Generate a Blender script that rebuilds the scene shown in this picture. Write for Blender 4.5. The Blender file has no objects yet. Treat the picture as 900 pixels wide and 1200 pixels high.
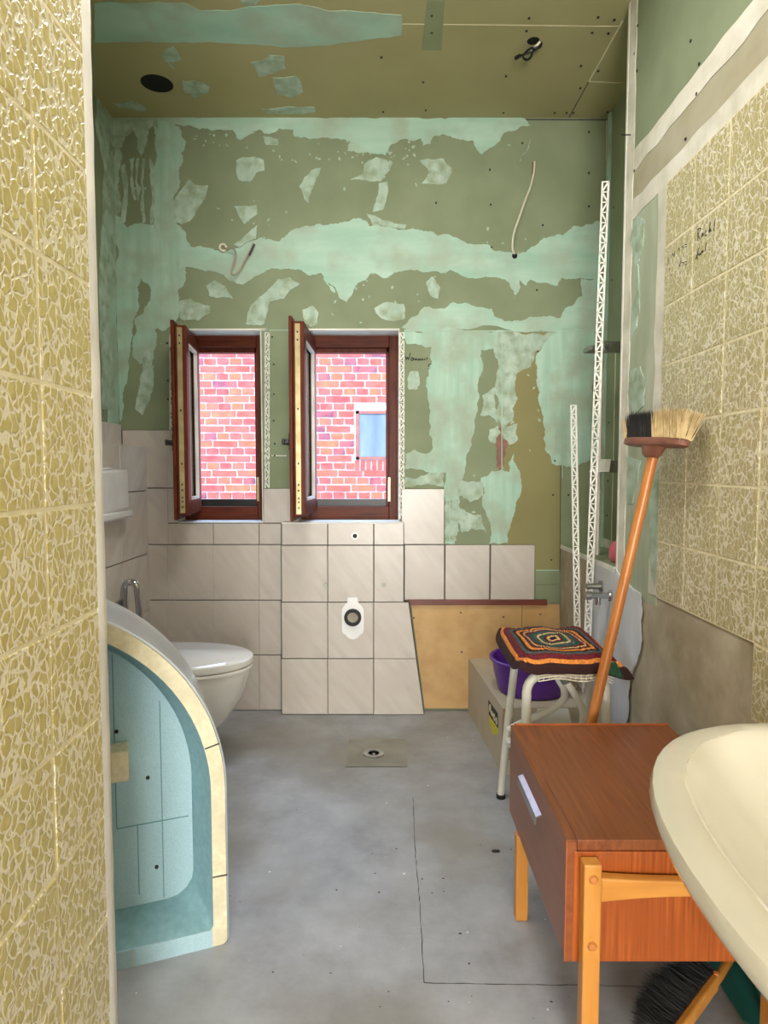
import bpy, bmesh, math, random
from mathutils import Vector, Matrix, noise
from mathutils.geometry import tessellate_polygon
random.seed(7)
S = bpy.context.scene
C = S.collection

# ------------------------------------------------------------------ camera
F, CAMH, CX, CY = 775.0, 1.10, 450.0, 600.0
PITCH = math.atan(50 / 775)
cp, sp = math.cos(PITCH), math.sin(PITCH)
cam = bpy.data.cameras.new('camera'); camo = bpy.data.objects.new('camera', cam); C.objects.link(camo)
camo.location = (0, 0, CAMH); camo.rotation_euler = (math.pi / 2 - PITCH, 0, 0)
cam.sensor_fit = 'VERTICAL'; cam.sensor_height = 36; cam.lens = F / 1200 * 36; cam.clip_start = 0.02
S.camera = camo
# ------------------------------------------------------------------ world, sun, fill lights, exposure
w = bpy.data.worlds.new('sky'); S.world = w; w.use_nodes = True
bg = w.node_tree.nodes['Background']; bg.inputs[0].default_value = (0.44, 0.64, 1.0, 1); bg.inputs[1].default_value = 9.0
def light(name, kind, loc, rot, energy, color, **kw):
    l = bpy.data.lights.new(name, kind); o = bpy.data.objects.new(name, l); C.objects.link(o)
    o.location = loc; o.rotation_euler = rot; l.energy = energy; l.color = color
    for k, v in kw.items(): setattr(l, k, v)
    return o
light('sun', 'SUN', (0, -5, 8), (math.radians(48), 0, math.radians(-14)), 3.5, (1.0, 0.95, 0.88), angle=0.01)
light('hall_light', 'AREA', (0.15, -2.95, 1.25), (math.radians(106), 0, 0), 172, (1.0, 0.985, 0.95), shape='RECTANGLE', size=1.3, size_y=2.1)  # unseen area light added behind the camera to brighten room and ceiling
light('ceiling_lamp_light', 'AREA', (-0.1, 1.55, 2.60), (0, 0, 0), 17, (1.0, 0.98, 0.95), shape='DISK', size=0.7)  # added fill under the ceiling for the dark back half; no lamp hangs here
S.view_settings.view_transform = 'Standard'; S.view_settings.look = 'None'
S.view_settings.gamma = 1; S.view_settings.use_curve_mapping = False
S.view_settings.exposure = 0.36

# ------------------------------------------------------------------ where a pixel of the photograph lies on a wall of the room
def ray(px, py):
    u = (px - CX) / F; v = (CY - py) / F
    return Vector((u, cp + v * sp, v * cp - sp))
def onY(px, py, Y):
    r = ray(px, py); t = Y / r.y; return Vector((r.x * t, Y, CAMH + r.z * t))
def onX(px, py, X):
    r = ray(px, py); t = X / r.x; return Vector((X, r.y * t, CAMH + r.z * t))
def onZ(px, py, Z):
    r = ray(px, py); t = (Z - CAMH) / r.z; return Vector((r.x * t, r.y * t, Z))

YB, XR, XL, ZC = 2.965, 0.80, -0.45, 2.618      # back wall, right wall, partition, ceiling
XN, YN = 0.967, 2.265                           # niche side wall, end of the right wall
XA, XP, ZP = -1.177, -1.06, 1.20                # alcove wall, cistern wall face and its top
ZLOW = 0.758                                    # ledge of the niche

# ------------------------------------------------------------------ materials
def lin(c):
    return tuple(((v / 255) / 12.92 if v / 255 <= .04045 else ((v / 255 + .055) / 1.055) ** 2.4) for v in c) + (1,)
MATS = {}
def pm(name, c1, c2, scale=8, rough=.6, bump=.1, stretch=(1, 1, 1), rot=(0, 0, 0), lo=.35, hi=.65, detail=6,
       metal=0, fine=0, c3=None, s3=3, coat=0, rnd=False, dist=.003, bscale=None, spec=None, nrough=.5):
    m = bpy.data.materials.new(name); m.use_nodes = True; nt = m.node_tree; N = nt.nodes; L = nt.links
    b = N['Principled BSDF']; b.inputs['Roughness'].default_value = rough; b.inputs['Metallic'].default_value = metal
    if coat: b.inputs['Coat Weight'].default_value = coat; b.inputs['Coat Roughness'].default_value = .08
    if spec is not None: b.inputs['Specular IOR Level'].default_value = spec
    tc = N.new('ShaderNodeTexCoord'); mp = N.new('ShaderNodeMapping')
    mp.inputs['Scale'].default_value = stretch; mp.inputs['Rotation'].default_value = rot
    src = tc.outputs['Object']
    if rnd:
        oi = N.new('ShaderNodeObjectInfo'); ad = N.new('ShaderNodeVectorMath'); ad.operation = 'MULTIPLY_ADD'
        co = N.new('ShaderNodeCombineXYZ')
        for i in range(3): L.new(oi.outputs['Random'], co.inputs[i])
        L.new(co.outputs[0], ad.inputs[0]); ad.inputs[1].default_value = (37, 53, 71); L.new(src, ad.inputs[2]); src = ad.outputs[0]
    if any(rot):
        m0 = N.new('ShaderNodeMapping'); m0.inputs['Rotation'].default_value = rot; mp.inputs['Rotation'].default_value = (0, 0, 0)
        L.new(src, m0.inputs['Vector']); L.new(m0.outputs[0], mp.inputs['Vector'])
    else: L.new(src, mp.inputs['Vector'])
    n = N.new('ShaderNodeTexNoise'); n.inputs['Scale'].default_value = scale; n.inputs['Detail'].default_value = detail; n.inputs['Roughness'].default_value = nrough
    L.new(mp.outputs[0], n.inputs['Vector'])
    r = N.new('ShaderNodeValToRGB'); r.color_ramp.elements[0].position = lo; r.color_ramp.elements[1].position = hi
    r.color_ramp.elements[0].color = lin(c1); r.color_ramp.elements[1].color = lin(c2)
    L.new(n.outputs['Fac'], r.inputs[0]); col = r.outputs[0]
    if c3:
        n3 = N.new('ShaderNodeTexNoise'); n3.inputs['Scale'].default_value = s3; n3.inputs['Detail'].default_value = 4
        L.new(src, n3.inputs['Vector'])
        r3 = N.new('ShaderNodeValToRGB'); r3.color_ramp.elements[0].position = .45; r3.color_ramp.elements[1].position = .68
        L.new(n3.outputs['Fac'], r3.inputs[0])
        mx = N.new('ShaderNodeMix'); mx.data_type = 'RGBA'; L.new(r3.outputs[0], mx.inputs[0]); L.new(col, mx.inputs[6]); mx.inputs[7].default_value = lin(c3)
        col = mx.outputs[2]
    L.new(col, b.inputs['Base Color'])
    if bump:
        bn = N.new('ShaderNodeBump'); bn.inputs['Strength'].default_value = bump; bn.inputs['Distance'].default_value = dist
        if bscale:
            nb = N.new('ShaderNodeTexNoise'); nb.inputs['Scale'].default_value = bscale; nb.inputs['Detail'].default_value = 5
            L.new(mp.outputs[0], nb.inputs['Vector']); L.new(nb.outputs['Fac'], bn.inputs['Height'])
        else: L.new(n.outputs['Fac'], bn.inputs['Height'])
        L.new(bn.outputs[0], b.inputs['Normal'])
    MATS[name] = m; return m
def pebble(name, olive1, olive2, cream, scale=44, edge=(.05, .13), rough=.34):
    m = bpy.data.materials.new(name); m.use_nodes = True; nt = m.node_tree; N = nt.nodes; L = nt.links
    b = N['Principled BSDF']; b.inputs['Roughness'].default_value = rough
    tc = N.new('ShaderNodeTexCoord'); oi = N.new('ShaderNodeObjectInfo'); co = N.new('ShaderNodeCombineXYZ')
    for i in range(3): L.new(oi.outputs['Random'], co.inputs[i])
    ad = N.new('ShaderNodeVectorMath'); ad.operation = 'MULTIPLY_ADD'; L.new(co.outputs[0], ad.inputs[0]); ad.inputs[1].default_value = (11, 23, 31)
    L.new(tc.outputs['Object'], ad.inputs[2])
    nz = N.new('ShaderNodeTexNoise'); nz.inputs['Scale'].default_value = 45; nz.inputs['Detail'].default_value = 2; L.new(ad.outputs[0], nz.inputs['Vector'])
    wv = N.new('ShaderNodeVectorMath'); wv.operation = 'MULTIPLY_ADD'; L.new(nz.outputs['Color'], wv.inputs[0]); wv.inputs[1].default_value = (.026, .026, .026)
    L.new(ad.outputs[0], wv.inputs[2])
    mp = N.new('ShaderNodeMapping'); mp.inputs['Scale'].default_value = (1, 1.15, .85); L.new(wv.outputs[0], mp.inputs[0])
    v = N.new('ShaderNodeTexVoronoi'); v.feature = 'DISTANCE_TO_EDGE'; v.inputs['Scale'].default_value = scale; L.new(mp.outputs[0], v.inputs['Vector'])
    n1 = N.new('ShaderNodeTexNoise'); n1.inputs['Scale'].default_value = 60; n1.inputs['Detail'].default_value = 3; L.new(ad.outputs[0], n1.inputs['Vector'])
    r1 = N.new('ShaderNodeValToRGB'); r1.color_ramp.elements[0].color = lin(olive1); r1.color_ramp.elements[1].color = lin(olive2)
    r1.color_ramp.elements[0].position = .35; r1.color_ramp.elements[1].position = .65; L.new(n1.outputs['Fac'], r1.inputs[0])
    n2 = N.new('ShaderNodeTexNoise'); n2.inputs['Scale'].default_value = 15; n2.inputs['Detail'].default_value = 2; L.new(ad.outputs[0], n2.inputs['Vector'])
    s2 = N.new('ShaderNodeMath'); s2.operation = 'MULTIPLY_ADD'; L.new(n2.outputs['Fac'], s2.inputs[0]); s2.inputs[1].default_value = -.16; L.new(v.outputs['Distance'], s2.inputs[2])
    s3 = N.new('ShaderNodeMath'); s3.operation = 'ADD'; L.new(s2.outputs[0], s3.inputs[0]); s3.inputs[1].default_value = .075
    r2 = N.new('ShaderNodeValToRGB'); r2.color_ramp.elements[0].position = edge[0]; r2.color_ramp.elements[1].position = edge[1]; L.new(s3.outputs[0], r2.inputs[0])
    mx = N.new('ShaderNodeMix'); mx.data_type = 'RGBA'; L.new(r2.outputs[0], mx.inputs[0]); mx.inputs[6].default_value = lin(cream); L.new(r1.outputs[0], mx.inputs[7])
    L.new(mx.outputs[2], b.inputs['Base Color'])
    bn = N.new('ShaderNodeBump'); bn.inputs['Strength'].default_value = .5; bn.inputs['Distance'].default_value = .004; L.new(r2.outputs[0], bn.inputs['Height']); L.new(bn.outputs[0], b.inputs['Normal'])
    MATS[name] = m
def glass(name, tint, rough=.02, alpha=.25):
    m = bpy.data.materials.new(name); m.use_nodes = True; N = m.node_tree.nodes; L = m.node_tree.links
    o = N['Material Output']; g = N.new('ShaderNodeBsdfGlossy'); g.inputs['Roughness'].default_value = rough
    t = N.new('ShaderNodeBsdfTransparent'); t.inputs[0].default_value = tint
    fr = N.new('ShaderNodeFresnel'); fr.inputs[0].default_value = 1.5
    ms = N.new('ShaderNodeMixShader'); L.new(fr.outputs[0], ms.inputs[0]); L.new(t.outputs[0], ms.inputs[1]); L.new(g.outputs[0], ms.inputs[2]); L.new(ms.outputs[0], o.inputs[0])
    MATS[name] = m

pm('board_green', (128, 138, 108), (138, 148, 118), 5, .85, .06, bscale=120)
pm('skimmed_board', (158, 166, 142), (172, 180, 156), 6, .85, .1, (1, 3, .5), c3=(184, 188, 170), s3=6, bscale=40)
pm('board_olive', (134, 128, 84), (142, 136, 92), 5, .85, .06, bscale=120)
pm('board_ceiling', (166, 158, 114), (174, 166, 122), 3, .85, .06, bscale=120)
pm('mint', (158, 194, 174), (182, 210, 192), 7, .7, .25, (.5, 1, 2.5), lo=.3, hi=.7, c3=(166, 180, 160), s3=7, bscale=22)
pm('mint_thin', (158, 180, 160), (188, 206, 190), 14, .75, .4, (2.0, 1, 1.0), lo=.3, hi=.7, c3=(146, 160, 132), s3=22, bscale=30)
pm('mint_vertical', (156, 192, 172), (180, 208, 190), 8, .7, .35, (4.2, 1, .5), lo=.3, hi=.7, c3=(162, 178, 156), s3=9, bscale=18)
pm('white_filler', (214, 208, 192), (230, 226, 214), 6, .8, .25, (1, .35, 2.5), lo=.3, hi=.7, c3=(196, 192, 174), s3=8, bscale=20)
pm('white_plaster', (226, 222, 212), (240, 236, 228), 8, .8, .2, c3=(210, 206, 198), s3=6, bscale=30)
pm('pale_skim', (204, 208, 216), (222, 225, 232), 5, .85, .15, (1, 2, .6), c3=(190, 188, 186), s3=5, bscale=25)  # white skim with bluish sky light put into its colour
pm('grey_plaster', (164, 152, 130), (196, 186, 164), 7, .9, .4, nrough=.65, detail=10, c3=(158, 146, 122), s3=5, bscale=40)
pm('tan_band', (160, 152, 124), (170, 162, 136), 5, .85, .15, (1, .3, 2), c3=(176, 170, 148), s3=6, bscale=40)
pm('mortar_bed', (186, 176, 150), (206, 196, 172), 30, .9, .2)
pm('stone_tile', (190, 181, 172), (204, 196, 188), 11, .28, .02, (2.6, 1, .55), (0, math.radians(38), 0), lo=.3, hi=.7, c3=(198, 188, 178), s3=9, rnd=True)
pm('stone_tile_side', (196, 188, 182), (214, 208, 202), 9, .28, .02, (1, 2.6, .55), (math.radians(38), 0, 0), lo=.3, hi=.7, c3=(204, 192, 180), s3=9, rnd=True)
pm('grout_grey', (66, 62, 56), (82, 76, 70), 40, .9, .1)
pebble('pebble_left', (186, 170, 104), (200, 186, 122), (226, 216, 190), 54, (.045, .11))
pebble('pebble_right', (176, 164, 116), (188, 176, 130), (224, 216, 192), 54, (.04, .105), .34)
pm('cream_grout', (216, 204, 168), (232, 222, 190), 30, .9, .1)
pm('concrete', (142, 142, 144), (180, 182, 188), 4.5, .5, .3, lo=.3, hi=.68, detail=12, nrough=.68, c3=(140, 134, 122), s3=1.5, bscale=28, dist=.004)
pm('concrete_patch', (140, 136, 124), (160, 156, 146), 8, .6, .3, bscale=40)
pm('crack', (70, 66, 60), (84, 80, 72), 20, .9, 0)
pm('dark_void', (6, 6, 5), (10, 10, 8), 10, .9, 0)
pm('mdf', (192, 154, 104), (206, 170, 120), 14, .7, .05, c3=(200, 160, 104), s3=4)
pm('mahogany', (74, 29, 14), (104, 46, 24), 14, .42, .05, (6, 6, .6), lo=.3, hi=.7, spec=.18)
pm('mahogany_h', (74, 29, 14), (104, 46, 24), 14, .42, .05, (.6, 6, 6), lo=.3, hi=.7, spec=.18)
pm('brown_trim', (92, 38, 22), (116, 52, 30), 12, .4, .05, (.6, 6, 6))
pm('brass', (168, 152, 108), (190, 176, 136), 20, .35, .02, metal=.8)
pm('black_plastic', (18, 18, 18), (28, 28, 28), 20, .4, .02)
pm('black_rubber', (14, 14, 14), (22, 22, 22), 20, .6, .02)
pm('steel', (160, 160, 160), (190, 190, 190), 20, .28, .02, metal=1)
pm('chrome', (190, 192, 196), (200, 202, 206), 20, .08, 0, metal=1)
pm('white_metal', (226, 224, 214), (238, 236, 228), 12, .4, .02)
pm('white_plastic', (230, 230, 230), (240, 240, 240), 10, .25, 0, coat=.3)
pm('porcelain', (232, 230, 226), (240, 238, 234), 6, .12, 0, coat=.5)
pm('cream_porcelain', (218, 213, 198), (224, 219, 205), 6, .16, .01, coat=.5)
pm('screw_black', (16, 16, 14), (26, 26, 22), 20, .5, 0)
pm('cable_white', (216, 208, 186), (228, 220, 200), 20, .5, 0)
pm('cable_grey', (150, 142, 124), (170, 160, 140), 20, .5, 0)
pm('ink', (22, 22, 20), (32, 32, 28), 20, .7, 0)
pm('teak_top', (108, 56, 30), (150, 88, 50), 13, .3, .05, (9, .5, 4), lo=.3, hi=.7, c3=(134, 76, 40), s3=3)
pm('teak_front', (128, 68, 36), (148, 84, 46), 9, .3, .05, (4, .6, 9), lo=.3, hi=.7)
pm('teak_end', (130, 60, 18), (184, 96, 36), 13, .34, .06, (14, 4, .4), lo=.3, hi=.7, c3=(156, 76, 26), s3=5)
pm('teak_edge', (170, 86, 38), (188, 104, 50), 20, .4, .03)
pm('beech', (194, 128, 52), (214, 150, 72), 9, .35, .04, (4, 4, .5), lo=.3, hi=.7)
pm('beech_rail', (194, 128, 52), (214, 150, 72), 9, .35, .04, (.5, 4, 4), lo=.3, hi=.7)
pm('broom_wood', (176, 104, 46), (202, 132, 70), 8, .32, .04, (5, 5, .5), lo=.3, hi=.7)
pm('broom_block', (112, 70, 56), (140, 92, 74), 10, .5, .05, (4, .6, 4))
pm('bristle_black', (10, 10, 12), (22, 22, 24), 60, .7, .1)
pm('bristle_cream', (196, 170, 122), (220, 196, 150), 60, .7, .1)
pm('bristle_grey', (60, 62, 60), (84, 86, 80), 60, .7, .1)
pm('cardboard', (190, 176, 152), (204, 192, 170), 6, .85, .08, c3=(196, 186, 168), s3=4)
pm('cardboard_edge', (166, 134, 104), (180, 150, 120), 20, .9, .05)
pm('label_black', (20, 20, 16), (30, 30, 24), 20, .6, 0)
pm('label_yellow', (216, 204, 50), (226, 214, 66), 20, .6, 0)
pm('purple_plastic', (92, 40, 150), (108, 52, 168), 6, .35, .02)
pm('skin_acrylic', (180, 190, 196), (192, 200, 206), 6, .25, .02, coat=.3)
pm('foam_cream', (226, 216, 182), (240, 232, 204), 90, .85, .25, c3=(214, 206, 178), s3=12)
pm('foam_blue', (164, 200, 212), (182, 212, 222), 420, .85, .2, lo=.4, hi=.6, detail=2)
pm('foam_teal', (132, 174, 184), (146, 186, 196), 60, .7, .1)
pm('foam_line', (96, 140, 160), (110, 150, 168), 20, .8, 0)
pm('teal_plastic', (22, 96, 94), (34, 116, 112), 6, .4, .03)
pm('pink_plastic', (206, 96, 110), (216, 110, 124), 6, .4, 0)
pm('mortar', (164, 146, 138), (186, 168, 160), 20, .9, .2)
pm('gravel', (150, 146, 138), (178, 174, 164), 30, .9, .3)
pm('shutter_frame', (112, 56, 40), (130, 68, 50), 10, .6, .05)
pm('far_pane', (84, 90, 96), (108, 114, 120), 3, .7, 0, (3, 1, .6), lo=.3, hi=.7, spec=.1)
pm('galvanised', (120, 122, 112), (150, 152, 142), 12, .4, .05, metal=.6)
for i, (a, b_) in enumerate([((134, 50, 36), (160, 70, 52)), ((126, 46, 40), (150, 64, 54)), ((158, 66, 38), (176, 84, 52)), ((98, 44, 50), (122, 62, 68))]):
    pm('brick_%d' % i, a, b_, 14, .9, .4, rnd=True, c3=(164, 70, 58), s3=10)
glass('window_glass', (.92, .95, .95, 1))
YARN = {'maroon': (104, 26, 38), 'orange': (222, 138, 62), 'teal': (34, 78, 74), 'slate': (78, 84, 84), 'cream': (214, 186, 132),
        'dark': (52, 22, 24), 'brown': (84, 40, 36), 'green': (40, 84, 62)}
for k, c in YARN.items(): pm('yarn_' + k, tuple(int(v * .82) for v in c), tuple(min(255, int(v * 1.15)) for v in c), 160, .95, .8, dist=.002)

# ------------------------------------------------------------------ mesh builder
class MB:
    def __init__(s): s.v = []; s.f = []
    def add(s, vs, fs):
        n = len(s.v); s.v += [tuple(v) for v in vs]; s.f += [tuple(i + n for i in f) for f in fs]; return s
    def box(s, a, b):
        x0, y0, z0 = (min(a[i], b[i]) for i in range(3)); x1, y1, z1 = (max(a[i], b[i]) for i in range(3))
        return s.add([(x0,y0,z0),(x1,y0,z0),(x1,y1,z0),(x0,y1,z0),(x0,y0,z1),(x1,y0,z1),(x1,y1,z1),(x0,y1,z1)],
                     [(0,3,2,1),(4,5,6,7),(0,1,5,4),(1,2,6,5),(2,3,7,6),(3,0,4,7)])
    def bar(s, p0, p1, wd, w, t):                       # box along p0-p1, width w along wd, thickness t
        p0, p1 = Vector(p0), Vector(p1); d = (p1 - p0).normalized(); a = (Vector(wd) - d * Vector(wd).dot(d)).normalized(); b = d.cross(a)
        vs = [p + a * i * w / 2 + b * j * t / 2 for p in (p0, p1) for i, j in ((-1,-1),(1,-1),(1,1),(-1,1))]
        return s.add(vs, [(0,3,2,1),(4,5,6,7),(0,1,5,4),(1,2,6,5),(2,3,7,6),(3,0,4,7)])
    def tube(s, pts, r, n=10, cap=True):
        pts = [Vector(p) for p in pts]; rs = r if isinstance(r, (list, tuple)) else [r] * len(pts)
        base = len(s.v); prev = None
        for i, p in enumerate(pts):
            d = (pts[min(i + 1, len(pts) - 1)] - pts[max(i - 1, 0)]).normalized()
            if prev is None:
                a = d.orthogonal().normalized()
            else:
                a = (prev - d * prev.dot(d)).normalized()
            prev = a; b = d.cross(a)
            for k in range(n):
                t = 2 * math.pi * k / n; s.v.append(tuple(p + (a * math.cos(t) + b * math.sin(t)) * rs[i]))
        for i in range(len(pts) - 1):
            for k in range(n):
                k2 = (k + 1) % n; s.f.append((base + i*n + k, base + i*n + k2, base + (i+1)*n + k2, base + (i+1)*n + k))
        if cap:
            s.f.append(tuple(base + k for k in reversed(range(n)))); e = base + (len(pts) - 1) * n; s.f.append(tuple(e + k for k in range(n)))
        return s
    def loops(s, ls, cap0=True, cap1=True):             # loft closed loops of equal count
        n = len(ls[0]); base = len(s.v)
        for l in ls: s.v += [tuple(p) for p in l]
        for i in range(len(ls) - 1):
            for k in range(n):
                k2 = (k + 1) % n; s.f.append((base+i*n+k, base+i*n+k2, base+(i+1)*n+k2, base+(i+1)*n+k))
        if cap0: s.f.append(tuple(base + k for k in reversed(range(n))))
        if cap1: e = base + (len(ls) - 1) * n; s.f.append(tuple(e + k for k in range(n)))
        return s
    def disc(s, c, axis, r, h, n=20):                   # short cylinder from c along axis by h
        return s.tube([Vector(c), Vector(c) + Vector(axis).normalized() * h], r, n)
    def ring(s, c, axis, r0, r1, h, n=28):
        c = Vector(c); a = Vector(axis).normalized(); u = a.orthogonal().normalized(); v = a.cross(u)
        P = lambda r, z: [c + a * z + (u * math.cos(2*math.pi*k/n) + v * math.sin(2*math.pi*k/n)) * r for k in range(n)]
        return s.loops([P(r0, 0), P(r1, 0), P(r1, h), P(r0, h), P(r0, 0)], False, False)
    def prism(s, poly, off):                            # planar polygon + thickness vector
        poly = [Vector(p) for p in poly]; off = Vector(off); n = len(poly); b = len(s.v)
        s.v += [tuple(p) for p in poly] + [tuple(p + off) for p in poly]
        s.f.append(tuple(b + k for k in range(n))); s.f.append(tuple(b + n + k for k in reversed(range(n))))
        for k in range(n): s.f.append((b + k, b + n + k, b + n + (k + 1) % n, b + (k + 1) % n))
        return s
    def build(s, name, mat, parent=None, smooth=False, bevel=0, subsurf=0, origin=None):
        me = bpy.data.meshes.new(name); vs = s.v
        if origin is not None: vs = [tuple(Vector(v) - Vector(origin)) for v in vs]
        me.from_pydata(vs, [], s.f); me.validate()
        bm = bmesh.new(); bm.from_mesh(me); bmesh.ops.recalc_face_normals(bm, faces=bm.faces); bm.to_mesh(me); bm.free()
        me.materials.append(MATS[mat])
        if smooth: me.polygons.foreach_set('use_smooth', [True] * len(me.polygons))
        o = bpy.data.objects.new(name, me); C.objects.link(o)
        if origin is not None: o.location = origin
        if parent is not None:
            o.parent = parent; o.matrix_parent_inverse = parent.matrix_basis.inverted()
        if bevel:
            md = o.modifiers.new('bevel', 'BEVEL'); md.width = bevel; md.segments = 2; md.limit_method = 'ANGLE'; md.angle_limit = math.radians(40)
        if subsurf:
            md = o.modifiers.new('sub', 'SUBSURF'); md.levels = subsurf; md.render_levels = subsurf
        if smooth and not subsurf:
            try: me.set_sharp_from_angle(angle=math.radians(38))
            except Exception: pass
        return o
def tag(o, label, cat, group=None):
    o['label'] = label; o['category'] = cat
    if group: o['group'] = group
    return o
def struct(o, label=None):
    o['kind'] = 'structure'
    if label: o['label'] = label
    return o
def stuff(o): o['kind'] = 'stuff'; return o
def thing(name, loc, label, cat, group=None):
    o = bpy.data.objects.new(name, None); C.objects.link(o); o.location = loc; o.empty_display_size = .05
    return tag(o, label, cat, group)
def B(a, b): return MB().box(a, b)
def curve(pts, n=8):                                    # Catmull-Rom through points
    P = [Vector(p) for p in pts]; P = [P[0] * 2 - P[1]] + P + [P[-1] * 2 - P[-2]]; out = []
    for i in range(1, len(P) - 2):
        for k in range(n):
            t = k / n; a, b, c, d = P[i-1], P[i], P[i+1], P[i+2]
            out.append(.5 * ((2*b) + (c-a)*t + (2*a-5*b+4*c-d)*t*t + (3*b-a-3*c+d)*t**3))
    return out + [P[-2]]

# ------------------------------------------------------------------ the shell
YR = -1.5
Y2 = YB + .30
# windows: opening left, right, bottom, top
WINS = [(-.93, -.543), (-.39, .068)]
WZ0, WZ1 = .862, 1.715
hole_c = onZ(184, 98, ZC); wire_c = onZ(625, 48, ZC)
drain_c = onZ(438, 884, 0)
def plane_holes(outer, holes, z, n=28):
    """horizontal sheet with round holes"""
    polys = [[Vector((x, y, 0)) for x, y in outer]]
    for (cx_, cy_, r) in holes:
        polys.append([Vector((cx_ + r*math.cos(-2*math.pi*k/n), cy_ + r*math.sin(-2*math.pi*k/n), 0)) for k in range(n)])
    tris = tessellate_polygon(polys); flat = [p for q in polys for p in q]
    m = MB(); m.add([(p.x, p.y, z) for p in flat], tris); return m
fl = plane_holes([(XA, YR), (XN + .2, YR), (XN + .2, Y2), (XA, Y2)], [(drain_c.x, drain_c.y, .030)], 0)
floor = struct(fl.build('floor', 'concrete'), 'grey screed floor with faint cracks')
ce = plane_holes([(XA - .2, YR - .2), (XN + .3, YR - .2), (XN + .3, Y2), (XA - .2, Y2)], [(hole_c.x, hole_c.y, .062), (wire_c.x, wire_c.y, .022)], ZC)
ce.box((XA - .2, YR - .2, ZC + .25), (XN + .3, Y2, ZC + .40))
ceiling = struct(ce.build('ceiling', 'board_ceiling'), 'olive plasterboard ceiling with filler patches')
for c_, r_ in ((hole_c, .063), (wire_c, .023)):
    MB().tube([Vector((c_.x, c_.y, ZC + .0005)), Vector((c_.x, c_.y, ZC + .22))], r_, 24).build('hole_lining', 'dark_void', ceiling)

m = MB()
xs = [XA - .2, WINS[0][0], WINS[0][1], WINS[1][0], WINS[1][1], XN + .3]
m.box((xs[0], YB, 0), (xs[5], Y2, WZ0)); m.box((xs[0], YB, WZ1), (xs[5], Y2, ZC + .25))
for i in (0, 2, 4): m.box((xs[i], YB, WZ0), (xs[i+1], Y2, WZ1))
wall_back = struct(m.build('wall_back', 'board_green'), 'back wall of green plasterboard with mint filler')
wall_left = struct(B((XL - .13, YR, 0), (XL - .0012, 1.062, ZC)).build('wall_left', 'cream_grout'), 'tiled partition on the near left')
# ragged plaster end of the partition
m = MB(); rows = 60; ring_ = []
for k in range(rows + 1):
    z = ZC * k / rows; j = .003 * noise.noise(Vector((0, 0, z * 14))) + .004 * noise.noise(Vector((3, 0, z * 40)))
    ring_.append([(XL - .131, 1.03, z), (XL - .0005, 1.03, z), (XL + .0012, 1.046, z), (XL - .001 , 1.062 + j, z), (XL - .008, 1.069 + j, z), (XL - .131, 1.069, z)])
m.loops(ring_).build('plaster_edge', 'white_plaster', wall_left, True)
wall_alcove = struct(B((XA - .2, YR, 0), (XA, YB, ZC)).build('wall_alcove', 'board_green'), 'green alcove side wall')
wall_right = struct(B((XR + .004, YR, 0), (XN + .25, YN, ZC)).build('wall_right', 'grey_plaster'), 'right wall of plaster, board and olive tiles')
m = MB(); m.box((XR, YN + .001, 0), (XN + .25, YB, ZLOW)); m.box((XN, YN + .001, ZLOW), (XN + .25, YB, ZC))
wall_niche = struct(m.build('wall_niche', 'board_green'), 'low wall with the recessed niche above it')
B((XR - .004, YN, 0), (XR - .0002, YB - .001, ZLOW)).build('plaster_skin', 'grey_plaster', wall_niche)
B((XR - .006, YN, ZLOW - .014), (XR + .004, YB - .001, ZLOW + .002)).build('ledge_bead', 'white_plaster', wall_niche)
wall_cistern = struct(B((XA, 2.10, 0), (XP - .007, YB, ZP - .006)).build('wall_cistern', 'grout_grey'), 'tiled half-height wall behind the toilet')
m = MB(); m.box((XA, YR - .15, 0), (-.45, YR, ZC)); m.box((.70, YR - .15, 0), (XN + .25, YR, ZC)); m.box((-.45, YR - .15, 2.56), (.70, YR, ZC))
m.box((-.9, YR - 1.6, 0), (-.75, YR - .15, ZC)); m.box((1.0, YR - 1.6, 0), (1.15, YR - .15, ZC)); m.box((-.9, YR - 1.75, 0), (1.15, YR - 1.6, ZC)); m.box((-.9, YR - 1.6, ZC), (1.15, YR - .2, ZC + .1)); m.box((-.9, YR - 1.6, -.1), (1.15, YR, -.001))
wall_rear = struct(m.build('wall_rear', 'white_plaster'), 'white rear wall with open doorway')

# protruding tiled box under the windows
pB = [onZ(330, 838, 0), onZ(498, 838, 0)]; YP = pB[0].y
zB = onY(400, 613, YP).z
def ppt(px, py): return onY(px, py, YP)
poly = [ppt(329.5, 837.5), ppt(497.5, 837.5), ppt(480, 706), ppt(473.5, 706), ppt(473.5, 613), ppt(329.5, 613)]
for p in poly: p.y = YP + .007
poly[0].z = poly[1].z = .0
wall_ledge = struct(MB().prism(poly, (0, YB - YP - .0075, 0)).build('wall_ledge', 'grout_grey'), 'boxed-out tiled panel with pipe outlets')

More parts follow.
